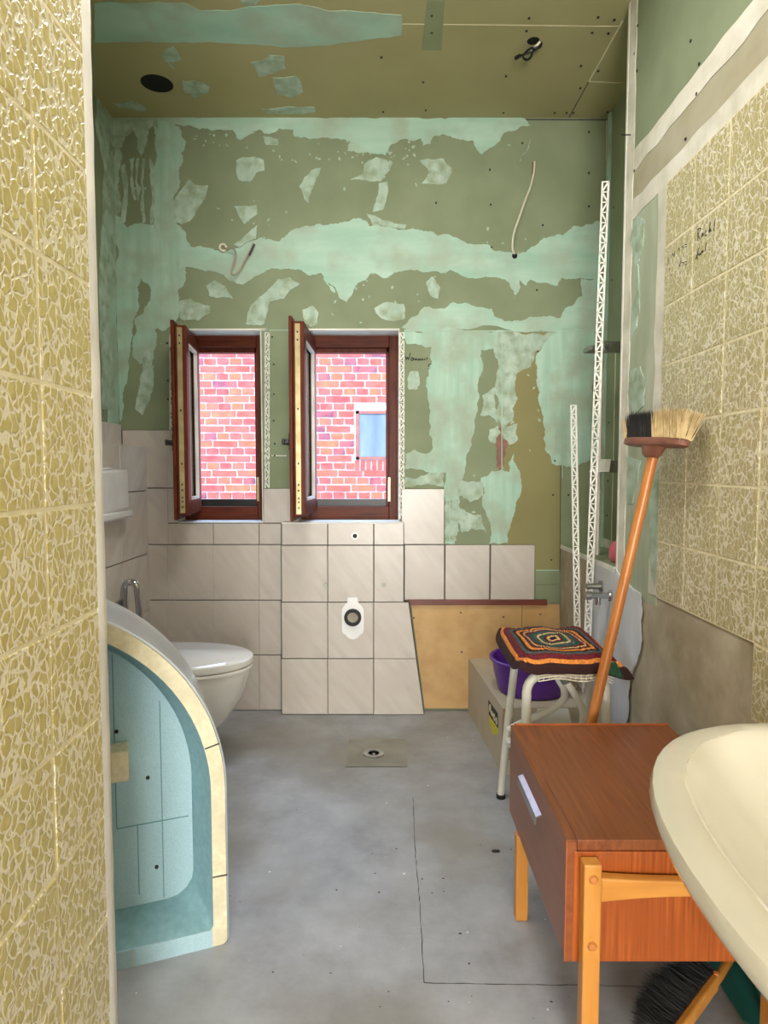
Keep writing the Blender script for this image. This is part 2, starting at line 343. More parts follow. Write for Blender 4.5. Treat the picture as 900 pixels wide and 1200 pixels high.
# ------------------------------------------------------------------ tiles
TILE_CACHE = {}
def tile_mesh(dx, dz, t, mat, axis):
    key = (round(dx, 3), round(dz, 3), mat, axis)
    if key in TILE_CACHE: return TILE_CACHE[key]
    c = .0016; a, b = dx / 2, dz / 2
    pts = [(-a, 0, -b), (a, 0, -b), (a, 0, b), (-a, 0, b), (-a, -t + c, -b), (a, -t + c, -b), (a, -t + c, b), (-a, -t + c, b),
           (-a + c, -t, -b + c), (a - c, -t, -b + c), (a - c, -t, b - c), (-a + c, -t, b - c)]
    fs = [(0,1,5,4),(1,2,6,5),(2,3,7,6),(3,0,4,7),(4,5,9,8),(5,6,10,9),(6,7,11,10),(7,4,8,11),(8,9,10,11)]
    rot = {'-Y': Matrix.Identity(3), '+X': Matrix.Rotation(math.pi / 2, 3, 'Z'), '-X': Matrix.Rotation(-math.pi / 2, 3, 'Z')}[axis]
    me = bpy.data.meshes.new('tile'); me.from_pydata([tuple(rot @ Vector(p)) for p in pts], [], fs)
    bm = bmesh.new(); bm.from_mesh(me); bmesh.ops.recalc_face_normals(bm, faces=bm.faces); bm.to_mesh(me); bm.free()
    # open back: make the front face outwards
    me.materials.append(MATS[mat]); TILE_CACHE[key] = me; return me
def tile(parent, mat, axis, back, u0, u1, z0, z1, t=.008, gap=.004):
    du, dz = u1 - u0 - gap, z1 - z0 - gap
    o = bpy.data.objects.new('tile', tile_mesh(du, dz, t, mat, axis)); C.objects.link(o)
    j = random.uniform(-.0006, .0006)
    if axis == '-Y': o.location = ((u0 + u1) / 2, back + j, (z0 + z1) / 2)
    else: o.location = (back + j, (u0 + u1) / 2, (z0 + z1) / 2)
    o.parent = parent; return o
# left partition, olive pebble tiles
T = .1675
zj = [1.549 - T * 10 + T * k for k in range(18)]; zj = [z for z in zj if -.02 < z < ZC + .12]
yj = [1.034, .876] + [.876 - .168 * k for k in range(1, 8)]
for i in range(len(yj) - 1):
    for k in range(-1, len(zj) - 1):
        z0 = max(zj[k], 0) if k >= 0 else 0; z1 = min(zj[k + 1], ZC)
        if z1 - z0 < .02: continue
        tile(wall_left, 'pebble_left', '+X', XL - .007, yj[i + 1], yj[i], z0, z1, .007, .0050)
# right wall, olive pebble tiles
tz = onX(788, 208, XR).z
rz = [.725 - T, .725, .892, 1.062, 1.228, 1.395, 1.56, 1.728, tz]
ry = [1.925, 1.75, 1.577, 1.409, 1.241, 1.073, .905, .737, .569, .401, .233]
for i in range(len(ry) - 1):
    for k in range(len(rz) - 1):
        if k == 0 and ry[i] > 1.42: continue
        tile(wall_right, 'pebble_right', '-X', XR + .006, ry[i + 1], ry[i], rz[k], rz[k + 1], .0072, .0045)
    if i >= 2: B((XR - .0003, ry[i + 1], rz[0] if ry[i] < 1.42 else rz[1]), (XR + .0045, ry[i], tz)).build('tile_bed', 'cream_grout', wall_right)
    else: B((XR - .0003, ry[i + 1], rz[1]), (XR + .0045, ry[i], tz)).build('tile_bed', 'cream_grout', wall_right)
# back wall stone tiles (pixel grid of the joints on the wall plane)
def btile(x0, x1, y0, y1, Y=YB, parent=None):
    a, b = onY(x0, y1, Y), onY(x1, y0, Y)
    tile(parent or wall_back, 'stone_tile', '-Y', Y, a.x, b.x, a.z, b.z)
RY = [504, 572, 638, 703, 767, 831.5]
def bgrout(x0, x1, y0, y1):
    a, b = onY(x0, y1, YB), onY(x1, y0, YB); B((a.x, YB - .002, a.z), (b.x, YB - .0002, b.z)).build('grout_bed', 'grout_grey', wall_back)
btile(145, 197.5, 504, 572); btile(145, 197.5, 572, 638); btile(197.5, 206.8, 504, 572); btile(197.5, 206.8, 572, 613)
for k in (2, 3, 4):
    btile(150, 197.5, RY[k], RY[k+1])
    for a_, b_ in ((197.5, 250.5), (250.5, 304), (304, 330)): btile(a_, b_, RY[k], RY[k+1])
for a_, b_ in ((197.5, 250.5), (250.5, 304), (304, 330)): btile(a_, b_, 613, 638)
btile(309, 348, 572, 613)
btile(470, 521, 572.5, 638)
for a_, b_ in ((473.5, 521), (521, 574), (574, 627)): btile(a_, b_, 638, 703.5)
bgrout(150, 329, 613, 831); bgrout(145, 206.5, 504, 613); bgrout(309, 347.5, 572, 613); bgrout(470, 521, 572.5, 638); bgrout(473.5, 627, 638, 703.5)
# boxed panel tiles
def ltile(x0, x1, y0, y1):
    a, b = ppt(x0, y1), ppt(x1, y0); tile(wall_ledge, 'stone_tile', '-Y', YP + .008, a.x, b.x, a.z, b.z)
for y0, y1 in ((613, 639), (639, 705.8)):
    for x0, x1 in ((330, 384), (384, 438), (438, 473.5)): ltile(x0, x1, y0, y1)
for y0, y1, e0, e1 in ((705.8, 772, 478.5, 487.5), (772, 837.5, 487.5, 496.5)):
    for x0, x1 in ((330, 384), (384, 438)): ltile(x0, x1, y0, y1)
    q = [ppt(438.4, y1 - .4), ppt(e1, y1 - .4), ppt(e0, y0 + .4), ppt(438.4, y0 + .4)]
    MB().prism([(p.x, YP + .008, p.z) for p in q], (0, -.008, 0)).build('tile', 'stone_tile', wall_ledge)
tp = [ppt(330, 613), ppt(473, 613)]
B((tp[0].x, YP, zB - .004), (tp[1].x, YB + .10, zB + .003)).build('ledge_top', 'white_plaster', wall_ledge)
# cistern wall tiles
cz = [ZP, onX(172, 575, XP).z, onX(172, 649, XP).z, onX(172, 716, XP).z, .26, 0.0]
cyj = [YB, YB - .19, YB - .39, YB - .59, 2.10]
cyj = [YB, onX(142, 600, XP).y + 0.0, 2.42, 2.20]
for i in range(len(cyj) - 1):
    for k in range(len(cz) - 1):
        tile(wall_cistern, 'stone_tile_side', '+X', XP - .008, cyj[i + 1], cyj[i], cz[k + 1], cz[k])
B((XA, 2.10, ZP - .006), (XP, YB, ZP)).build('top_tile', 'stone_tile_side', wall_cistern)
za = onX(140, 503, XA).z
for y0, y1 in ((2.62, 2.79), (2.79, YB)): tile(wall_alcove, 'stone_tile_side', '+X', XA, y0, y1, ZP, ZP + .10)

# ------------------------------------------------------------------ filler, boards and seams on the walls
def fract(pts, amt, levels, seed):
    rnd = random.Random(seed)
    for l in range(levels):
        out = []
        for i, p in enumerate(pts):
            q = pts[(i + 1) % len(pts)]; d = q - p; n = Vector((-d.y, d.x)); out.append(p)
            if d.length > 3.2: out.append((p + q) / 2 + n.normalized() * rnd.uniform(-amt, amt) * min(d.length, 26))
        pts = out
    return pts
PC = [0]
def patch(pts, mat, parent, wall='B', amt=.15, levels=4, t=.0012, conv=None, name='filler_patch'):
    PC[0] += 1
    p2 = [Vector(conv(*p)) if conv else Vector(p) for p in pts]
    p2 = fract(p2, amt, levels, PC[0]) if levels else p2
    h = t + (PC[0] % 40) * .00005
    if wall == 'B': P = [onY(p.x, p.y, YB - .0) for p in p2]; off = Vector((0, -h, 0))
    elif wall == 'C': P = [onZ(p.x, p.y, ZC) for p in p2]; off = Vector((0, 0, -h))
    elif wall == 'R': P = [onX(p.x, p.y, XR + .004) for p in p2]; off = Vector((-h, 0, 0))
    elif wall == 'A': P = [onX(p.x, p.y, XA) for p in p2]; off = Vector((h, 0, 0))
    return MB().prism(P, off).build(name, mat, parent)
c1 = lambda x, y: (100 + x / 2.8125, y / 2.8125)
c2 = lambda x, y: (400 + x / 2.647, y / 2.647)
c7 = lambda x, y: (100 + x / 3, 120 + y / 3)
c8 = lambda x, y: (380 + x / 2.647, 120 + y / 2.647)
c5 = lambda x, y: (440 + x / 3, 340 + y / 3)
# the olive board low on the right of the back wall
patch([(437, 150), (650, 150), (650, 1000), (558, 985), (558, 895), (437, 895)], 'board_olive', wall_back, amt=0, levels=0, t=.0006, conv=c5, name='plasterboard')
patch([(627.5, 668), (655.5, 668), (655.5, 684.5), (627.5, 684.5)], 'board_green', wall_back, amt=0, levels=0, t=.004, name='plasterboard')
patch([(627.5, 685.5), (655.5, 685.5), (655.5, 705), (627.5, 705)], 'board_green', wall_back, amt=0, levels=0, t=.004, name='plasterboard')
PT = []
# band under the ceiling
top = [c7(*p) for p in ((86, 52), (230, 52), (500, 52), (900, 52))] + [c8(*p) for p in ((340, 50), (620, 50), (640, 72), (590, 88), (555, 97), (545, 120), (515, 140), (490, 162), (470, 140), (462, 118), (430, 115), (390, 105), (340, 105), (330, 130), (305, 135), (300, 112), (240, 115), (210, 130), (190, 165), (155, 160), (110, 158), (70, 152), (85, 120), (40, 112))] + [c7(*p) for p in ((820, 128), (735, 120), (730, 95), (680, 92), (630, 110), (610, 95), (575, 115), (545, 132), (530, 125), (520, 98), (450, 100), (400, 95), (335, 80), (300, 75), (86, 80))]
patch(top, 'mint', wall_back)
patch([(250, 56), (300, 70), (330, 85), (355, 140), (338, 220), (332, 300), (310, 350), (320, 420), (355, 460), (370, 505), (360, 560), (355, 600), (325, 665), (330, 740), (310, 780), (270, 805), (245, 790), (245, 480), (250, 200)], 'mint_vertical', wall_back, conv=c7)
patch([(365, 270), (388, 290), (432, 292), (425, 325), (395, 375), (365, 420), (340, 430), (312, 415), (308, 350), (335, 310)], 'mint_thin', wall_back, conv=c7, amt=.08)
patch([(90, 56), (250, 60), (250, 120), (235, 80), (222, 95), (215, 150), (195, 190), (185, 130), (165, 95), (140, 120), (130, 155), (118, 160), (128, 200), (118, 240), (125, 330), (112, 400), (96, 400)], 'mint_thin', wall_back, conv=c7)
patch([(96, 400), (130, 405), (150, 440), (200, 425), (240, 430), (262, 480), (265, 790), (245, 800), (243, 900), (192, 920), (165, 890), (175, 760), (205, 740), (225, 700), (222, 640), (195, 620), (182, 650), (185, 690), (165, 800), (150, 950), (130, 1100), (112, 1140), (104, 900), (100, 600)], 'mint_vertical', wall_back, conv=c7)
for q in ([(126, 225), (140, 215), (150, 300), (142, 420), (130, 425), (136, 330)], [(156, 200), (172, 195), (165, 260), (180, 340), (172, 345), (158, 270)], [(180, 198), (190, 195), (182, 280), (195, 300), (185, 350), (176, 280)],
          [(200, 200), (210, 198), (206, 300), (212, 420), (202, 425), (198, 300)], [(225, 195), (240, 215), (246, 330), (238, 430), (228, 425), (236, 330), (230, 240)], [(165, 300), (215, 298), (214, 306), (166, 306)], [(240, 860), (205, 880), (190, 1000), (175, 1080), (200, 1100), (240, 1000)]):
    patch(q, 'mint_thin', wall_back, conv=c7, amt=.07)
# the long horizontal band
band = [c7(*p) for p in ((340, 515), (430, 512), (480, 530), (560, 500), (620, 475), (680, 490), (720, 455), (800, 435), (900, 422))] + [c8(*p) for p in ((130, 368), (140, 385), (240, 395), (310, 400), (400, 418), (430, 430), (500, 440), (560, 465), (600, 472), (640, 450), (680, 420), (720, 410), (740, 415), (770, 385), (850, 368), (862, 370), (858, 545), (795, 545), (735, 545), (725, 570), (690, 560), (660, 560), (640, 550), (625, 570), (605, 550), (600, 590), (590, 612), (575, 560), (545, 545), (500, 540), (460, 545), (430, 540), (415, 530), (390, 520), (330, 525), (250, 522), (210, 535), (180, 545), (145, 530), (130, 550), (95, 575), (85, 600), (70, 620), (45, 605), (35, 575), (10, 560))] + [c7(*p) for p in ((880, 670), (850, 640), (830, 600), (790, 610), (760, 590), (700, 585), (640, 590), (600, 610), (545, 640), (500, 620), (470, 600), (420, 595), (370, 580), (330, 585))]
patch(band, 'mint', wall_back)
patch([(795, 545), (800, 600), (770, 630), (740, 650), (730, 670), (690, 665), (620, 675), (580, 680), (540, 670), (520, 640), (480, 635), (420, 625), (400, 620), (370, 640), (310, 635), (290, 660), (260, 680), (240, 698), (380, 712), (740, 712), (862, 712), (862, 545)], 'mint', wall_back, conv=c8)
# columns right of the windows
patch([(100, 140), (450, 140), (415, 205), (372, 210), (370, 300), (350, 480), (310, 650), (295, 720), (290, 800), (280, 890), (245, 890), (248, 640), (105, 630), (105, 575), (140, 560), (180, 575), (200, 560), (190, 450), (188, 300), (198, 200), (110, 190)], 'mint_vertical', wall_back, conv=c5)
patch([(105, 655), (240, 640), (240, 690), (180, 680), (105, 692)], 'mint_thin', wall_back, conv=c5)
patch([(440, 145), (640, 145), (640, 160), (570, 215), (560, 222), (545, 270), (500, 290), (500, 380), (480, 460), (450, 480), (430, 440), (425, 300), (415, 210)], 'mint_thin', wall_back, conv=c5)
patch([(640, 145), (770, 145), (770, 600), (690, 622), (620, 610), (590, 520), (575, 400), (565, 320), (570, 220), (600, 180)], 'mint_vertical', wall_back, conv=c5)
patch([(370, 660), (410, 635), (470, 640), (485, 575), (492, 610), (510, 660), (490, 780), (465, 890), (400, 890), (395, 800), (375, 730)], 'mint_vertical', wall_back, conv=c5)
for q in ([(400, 490), (430, 475), (440, 500), (420, 540), (398, 525)], [(445, 480), (500, 468), (498, 530), (470, 545), (448, 520)], [(375, 370), (430, 340), (430, 470), (400, 440), (368, 440)],
          [(300, 665), (370, 670), (380, 720), (330, 745), (290, 720)], [(290, 770), (370, 790), (390, 850), (300, 850)], [(120, 290), (148, 285), (148, 350), (118, 350)], [(250, 740), (292, 735), (285, 880), (250, 885)]):
    patch(q, 'mint_thin', wall_back, conv=c5)
patch([(424, 500), (436, 480), (456, 500), (458, 560), (448, 625), (434, 640), (424, 590)], 'broom_block', wall_back, conv=c5, t=.0004, name='paper_tear')
for q in ([(530, 205), (590, 192), (628, 205), (630, 240), (600, 250), (580, 280), (540, 275), (530, 240)], [(795, 240), (828, 230), (810, 275), (795, 310), (785, 355), (770, 340), (752, 295)],
          [(522, 365), (604, 360), (605, 395), (560, 430)], [(522, 500), (605, 432), (600, 480), (540, 510)], [(425, 645), (455, 625), (490, 645), (520, 690), (460, 688), (435, 680)],
          [(330, 700), (370, 690), (400, 705), (440, 715), (440, 740), (400, 768), (350, 768), (330, 755)], [(565, 780), (570, 740), (620, 680), (680, 620), (720, 615), (755, 640), (720, 660), (700, 690), (650, 700), (630, 780)],
          [(763, 730), (800, 715), (820, 740), (815, 775), (795, 790), (770, 775)], [(625, 120), (675, 130), (680, 150), (635, 150)]):
    patch(q, 'mint_thin', wall_back, conv=c7, amt=.09)
for q in ([(295, 180), (370, 175), (395, 205), (380, 250), (300, 252), (325, 215)], [(125, 190), (160, 170), (195, 180), (205, 210), (175, 245), (80, 240), (120, 220)], [(170, 250), (195, 245), (185, 330), (150, 340), (160, 310)],
          [(130, 345), (180, 365), (255, 380), (250, 392), (190, 385), (150, 380)], [(315, 560), (335, 540), (360, 575), (355, 610), (330, 600)], [(155, 640), (190, 620), (245, 625), (250, 670), (215, 680), (170, 665)], [(605, 185), (640, 112), (635, 140), (618, 165)],
          [(200, 180), (212, 185), (205, 205)], [(565, 132), (578, 130), (575, 138)]):
    patch(q, 'mint_thin', wall_back, conv=c8, amt=.09)
# small spatters of filler: too small to pick apart
m = MB(); rs = random.Random(3)
for (cx_, cy_, rx_, ry_, n_) in ((430, 180, 40, 12, 26), (250, 160, 40, 10, 14), (600, 300, 60, 25, 20), (290, 240, 40, 50, 14), (450, 350, 60, 30, 24), (600, 480, 30, 60, 16), (540, 580, 20, 40, 16), (170, 360, 20, 80, 18), (480, 200, 60, 30, 14), (355, 185, 50, 10, 12)):
    for _ in range(n_):
        x, y = rs.gauss(cx_, rx_ * .6), rs.gauss(cy_, ry_ * .6); a_ = rs.uniform(.6, 2.6); b_ = rs.uniform(.5, 1.8); t_ = rs.uniform(0, 3)
        if 380 < y < 615 and 195 < x < 480: continue
        pp = [onY(x + a_ * math.cos(k) * math.cos(t_) - b_ * math.sin(k) * math.sin(t_), y + a_ * math.cos(k) * math.sin(t_) + b_ * math.sin(k) * math.cos(t_), YB) for k in (0, 1.1, 2.3, 3.4, 4.5, 5.5)]
        m.prism(pp, (0, -.001, 0))
stuff(m.build('filler_spatter', 'mint_thin', wall_back))
# ceiling patches
patch([c1(*p) for p in ((30, 10), (330, 10), (380, 35), (470, 35), (540, 20), (700, 12), (800, 35), (900, 38))] + [c2(187, 45), c2(187, 110), c2(0, 132)] + [c1(*p) for p in ((800, 150), (650, 155), (590, 150), (450, 140), (200, 135), (30, 138))], 'mint', ceiling, 'C', amt=.04)
for q in ([(262, 160), (290, 152), (318, 195), (285, 205), (262, 185)], [(240, 170), (262, 182), (298, 228), (290, 225)], [(320, 265), (360, 265), (410, 285), (405, 305), (360, 320), (325, 300)], [(545, 205), (590, 195), (605, 180), (655, 185), (660, 225), (620, 240), (575, 252)], [(618, 255), (690, 248), (712, 270), (718, 300), (680, 322), (630, 310)],
          [(580, 358), (755, 352), (760, 368), (600, 372)], [(90, 338), (150, 332), (195, 350), (200, 364), (110, 352)], [(510, 0), (575, 0), (560, 15), (520, 15)]):
    patch(q, 'mint_thin', ceiling, 'C', conv=c1, amt=.08)
patch([(265, 0), (320, 0), (310, 155), (248, 155)], 'board_olive', ceiling, 'C', conv=c2, amt=.02, levels=1, t=.0006, name='damp_stain').data.materials[0] = pm('stain', (140, 148, 112), (148, 154, 118), 6, .85, .05)  # thin patch, greener than the ceiling board
# seams: thin raised or dark joint strips
def seam(p, q, wall, wpx, mat, parent, t=.0008):
    a, b = {'B': lambda p: onY(p[0], p[1], YB), 'C': lambda p: onZ(p[0], p[1], ZC), 'R': lambda p: onX(p[0], p[1], XR + .004), 'F': lambda p: onZ(p[0], p[1], 0)}[wall](p), None
    b = {'B': lambda p: onY(p[0], p[1], YB), 'C': lambda p: onZ(p[0], p[1], ZC), 'R': lambda p: onX(p[0], p[1], XR + .004), 'F': lambda p: onZ(p[0], p[1], 0)}[wall](q)
    nrm = {'B': (0, -1, 0), 'C': (0, 0, -1), 'R': (-1, 0, 0), 'F': (0, 0, 1)}[wall]
    wd = (b - a).cross(Vector(nrm))
    return MB().bar(a, b, wd, wpx, t * 2).build('seam', mat, parent)
seam((470, 28), (728, 31), 'C', .004, 'cream_grout', ceiling)
seam((690, 95.5), (730, 24), 'C', .005, 'cream_grout', ceiling); seam((690, 95.5), (728, 97), 'C', .006, 'cream_grout', ceiling); seam((690, 95.5), (666, 139), 'C', .004, 'crack', ceiling)
seam((600, 140), (711, 140.5), 'B', .006, 'crack', wall_back); seam((711, 141), (711, 215), 'B', .004, 'cream_grout', wall_back)
seam((205, 303.5), (658, 304), 'B', .002, 'mint', wall_back, .0015); seam((475, 388), (700, 388), 'B', .004, 'mint', wall_back, .003)
for x_ in (527, 588, 659): seam((x_, 390), (x_, 560 if x_ > 600 else 635), 'B', .004, 'mint_vertical', wall_back, .0028)
seam((187, 135), (189, 385), 'B', .004, 'mint_vertical', wall_back, .003)
seam((657, 545), (656, 668), 'B', .003, 'crack', wall_back, .002); seam((628, 668), (655, 668), 'B', .004, 'mint', wall_back, .005)
seam((316, 387), (338, 387), 'B', .004, 'mint', wall_back, .002); seam((318, 534), (336, 534), 'B', .004, 'white_filler', wall_back, .002)
# screw heads: tiny, joined
m = MB(); mc = MB()
for p in ((612, 168), (574, 199), (575, 240), (690, 155), (690, 203), (690, 242), (636, 264), (629, 340), (511, 238), (319, 395), (321, 427), (321, 462), (321, 493), (322, 520), (322, 534), (196, 402), (197, 446), (197, 468), (648, 580), (646, 656), (666, 580), (646, 677), (647, 695), (650, 540), (576, 290), (630, 412)):
    m.disc(onY(p[0], p[1], YB), (0, -1, 0), .0042, .004, 8)
stuff(m.build('screw_heads', 'screw_black', wall_back))
for p in ((447, 67), (496, 96), (506, 18), (506, 38), (620, 21), (617, 36), (593, 89), (449, 131), (499, 129), (590, 132), (694, 38), (701, 20), (720, 23), (713, 39), (681, 77), (680, 103), (701, 83), (650, 132), (664, 132), (672, 132), (712, 131)):
    mc.disc(onZ(p[0], p[1], ZC), (0, 0, -1), .0045, .003, 8)
stuff(mc.build('screw_heads', 'screw_black', ceiling))

# right wall: boards and white filler bands
def Rq(y0, y1, z0, z1, mat, t, name, amt=None):
    PC[0] += 1
    ps = [Vector((y0, z0)), Vector((y1, z0)), Vector((y1, z1)), Vector((y0, z1))]
    if amt:
        out = []
        for i in range(4):
            a_, b_ = ps[i], ps[(i + 1) % 4]; n_ = max(2, int((b_ - a_).length / .03)); d = (b_ - a_).normalized(); nn = Vector((-d.y, d.x))
            for k in range(n_):
                pt = a_.lerp(b_, k / n_); out.append(pt + nn * amt * noise.noise(Vector((pt.x * 9 + PC[0], pt.y * 9, 0))))
        ps = out
    return MB().prism([(XR + .0041, p.x, p.y) for p in ps], (-t, 0, 0)).build(name, mat, wall_right)
zs1, zs2 = onX(734, 192, XR).z, onX(733, 259, XR).z
Rq(-1.4, YN - .002, tz, ZC - .002, 'tan_band', .0008, 'plasterboard')
Rq(-1.4, YN - .002, zs1, ZC - .002, 'board_green', .0016, 'plasterboard')
Rq(1.93, YN - .002, rz[1] - .03, tz + .02, 'skimmed_board', .0012, 'plasterboard')
Rq(-1.4, YN - .004, zs1 - .05, zs1 + .012, 'white_filler', .0026, 'filler_patch', .012)
Rq(-1.4, YN - .004, tz - .002, tz + .055, 'white_filler', .0028, 'filler_patch', .01)
Rq(YN - .075, YN - .001, rz[1] - .03, ZC - .002, 'white_filler', .0032, 'filler_patch', .01)
Rq(1.925, 1.985, rz[1], tz + .05, 'white_filler', .003, 'filler_patch', .012)
B((XR - .0005, YN - .012, 0.75), (XR + .03, YN + .0005, ZC - .002)).build('corner_bead', 'white_plaster', wall_right)
cr = lambda x, y: (640 + x / 3.4615, 200 + y / 3.4615)
for q in ([(370, 185), (400, 200), (398, 290), (375, 380), (382, 500), (370, 640), (345, 690), (350, 560), (372, 480), (360, 350), (345, 280)], [(345, 810), (385, 795), (398, 840), (365, 900), (345, 900)]):
    patch(q, 'mint_thin', wall_right, 'R', conv=cr, amt=.06, t=.0022)
for q in ([(738, 448), (760, 440), (755, 475), (744, 488), (738, 470)], [(735, 535), (752, 540), (742, 590), (736, 590)], [(760, 560), (773, 550), (773, 660), (768, 690), (762, 640)]):
    patch(q, 'mint_thin', wall_right, 'R', amt=.06, t=.0022)
m = MB()
for p in ((748, 30), (744, 63), (747, 83), (810, 48), (820, 75), (817, 110), (804, 163), (744, 200)): m.disc(onX(p[0], p[1], XR + .003), (-1, 0, 0), .0042, .003, 8)
stuff(m.build('screw_heads', 'screw_black', wall_right))
MB().tube([onX(739, 158, XR), onX(739, 158, XR) + Vector((-.03, 0, 0))], .002, 8).build('nail', 'screw_black', wall_right)
# pale skim coat low on the right, below the tiles
p_ = [(693, 657), (719, 667), (722, 672), (735, 686), (752, 697), (751, 760), (738, 800), (733, 850), (680, 845), (690, 700)]
P3 = [onX(p.x, p.y, XR - .004) for p in fract([Vector(q) for q in p_], .07, 4, 5)]
for p in P3: p.z = min(p.z, ZLOW - .015)
MB().prism([p for p in P3], (-.0012, 0, 0)).build('filler_patch', 'pale_skim', wall_niche)
P3 = [onX(p.x, p.y, XR + .004) for p in fract([Vector(q) for q in [(722, 664), (738, 684), (752, 696), (750, 760), (738, 800), (733, 850), (722, 850)]], .07, 4, 6)]
MB().prism(P3, (-.0065, 0, 0)).build('filler_patch', 'pale_skim', wall_right)
# alcove wall: mint
patch([(118, 320), (134, 300), (138, 420), (138, 498), (126, 498), (122, 420)], 'mint_vertical', wall_alcove, 'A', amt=.06)
patch([(112, 100), (131, 128), (136, 150), (136, 330), (128, 360), (134, 480), (120, 480), (116, 330), (122, 200), (112, 150)], 'mint_thin', wall_alcove, 'A', amt=.05)

# ------------------------------------------------------------------ floor details
a, b = onZ(405, 899, 0), onZ(475, 866.5, 0)
fp = plane_holes([(a.x, a.y), (b.x, a.y), (b.x, b.y), (a.x, b.y)], [(drain_c.x, drain_c.y, .031)], .0025); fp.build('screed_patch', 'concrete_patch', floor)
dr = thing('floor_drain', (drain_c.x, drain_c.y, 0), 'round steel floor drain in the screed before the boxed tiles', 'drain')
MB().ring((drain_c.x, drain_c.y, .0026), (0, 0, 1), .022, .040, .004).build('rim', 'steel', dr, True)
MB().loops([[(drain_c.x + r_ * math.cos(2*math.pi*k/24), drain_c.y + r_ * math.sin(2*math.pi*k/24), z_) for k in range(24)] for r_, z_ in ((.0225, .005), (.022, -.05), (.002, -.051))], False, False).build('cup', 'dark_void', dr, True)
MB().disc((drain_c.x, drain_c.y, -.03), (0, 0, 1), .006, .033, 10).build('plug_pin', 'steel', dr, True)
def crackline(pts, wd_, name='crack_line'):
    P = [onZ(x, y, 0) for x, y in pts]; rs_ = random.Random(len(pts) + int(pts[0][0]))
    Q = []
    for i in range(len(P) - 1):
        for k in range(12): Q.append(P[i].lerp(P[i+1], k / 12) + Vector((rs_.uniform(-1, 1), rs_.uniform(-1, 1), 0)) * .0012)
    Q.append(P[-1]); m_ = MB()
    for i in range(len(Q) - 1): m_.bar(Q[i], Q[i+1], (Q[i+1] - Q[i]).cross(Vector((0, 0, 1))), wd_ * rs_.uniform(.5, 1.2), .0008)
    m_.build(name, 'crack', floor)
crackline([(484, 935), (487, 1005), (492, 1060), (497, 1152)], .0022)
crackline([(497, 1152), (640, 1154), (790, 1157)], .0022)
rs = random.Random(11); m = MB(); m2 = MB()
for _ in range(90):
    x, y = rs.uniform(150, 690), rs.uniform(850, 1195); p = onZ(x, y, 0); r_ = rs.uniform(.001, .0035)
    (m if rs.random() < .7 else m2).add([p + Vector((r_ * rs.uniform(.5, 1.6) * math.cos(k), r_ * rs.uniform(.5, 1.3) * math.sin(k), .0004 if False else .0006)) for k in (0, 1.2, 2.4, 3.6, 4.9)], [(0, 1, 2, 3, 4)])
stuff(m.build('floor_specks', 'crack', floor)); stuff(m2.build('floor_specks', 'white_plaster', floor))
ch = onZ(581, 998, 0)
tag(MB().loops([[(ch.x + .012 * s_ * math.cos(t), ch.y + .006 * s_ * math.sin(t), z_) for t in [k * .7854 for k in range(8)]] for s_, z_ in ((1, 0.0005), (1.05, .003), (.5, .005))]).build('crumb', 'black_rubber'), 'small black crumb lying on the floor beside the nightstand leg', 'debris')

# ------------------------------------------------------------------ MDF board with brown trim
q = [(481.5, 708), (655, 708), (655, 829), (497.5, 829)]
P = [onY(x, y, YB - .001) for x, y in q]; sx = onY(611, 720, YB).x
pn = struct(MB().prism([P[0], (sx - .001, P[0].y, P[0].z), (sx - .001, P[3].y, P[3].z), P[3]], (0, -.012, 0)).build('trim_1', 'mdf'), 'tan fibreboard sheet covering the wall')
MB().prism([(sx + .001, P[0].y, P[0].z), P[1], P[2], (sx + .001, P[3].y, P[3].z)], (0, -.012, 0)).build('fibreboard_strip', 'mdf', pn)
a, b = onY(477, 709, YB - .02), onY(641, 703, YB - .02)
B((a.x, YB - .026, a.z), (b.x, YB - .001, b.z)).build('top_trim', 'brown_trim', pn)
m = MB()
for x, y in ((485, 724), (540, 718), (590, 723), (541, 764), (633, 720)): m.disc(onY(x, y, YB - .013), (0, -1, 0), .004, .002, 8)
stuff(m.build('screw_heads', 'screw_black', pn))

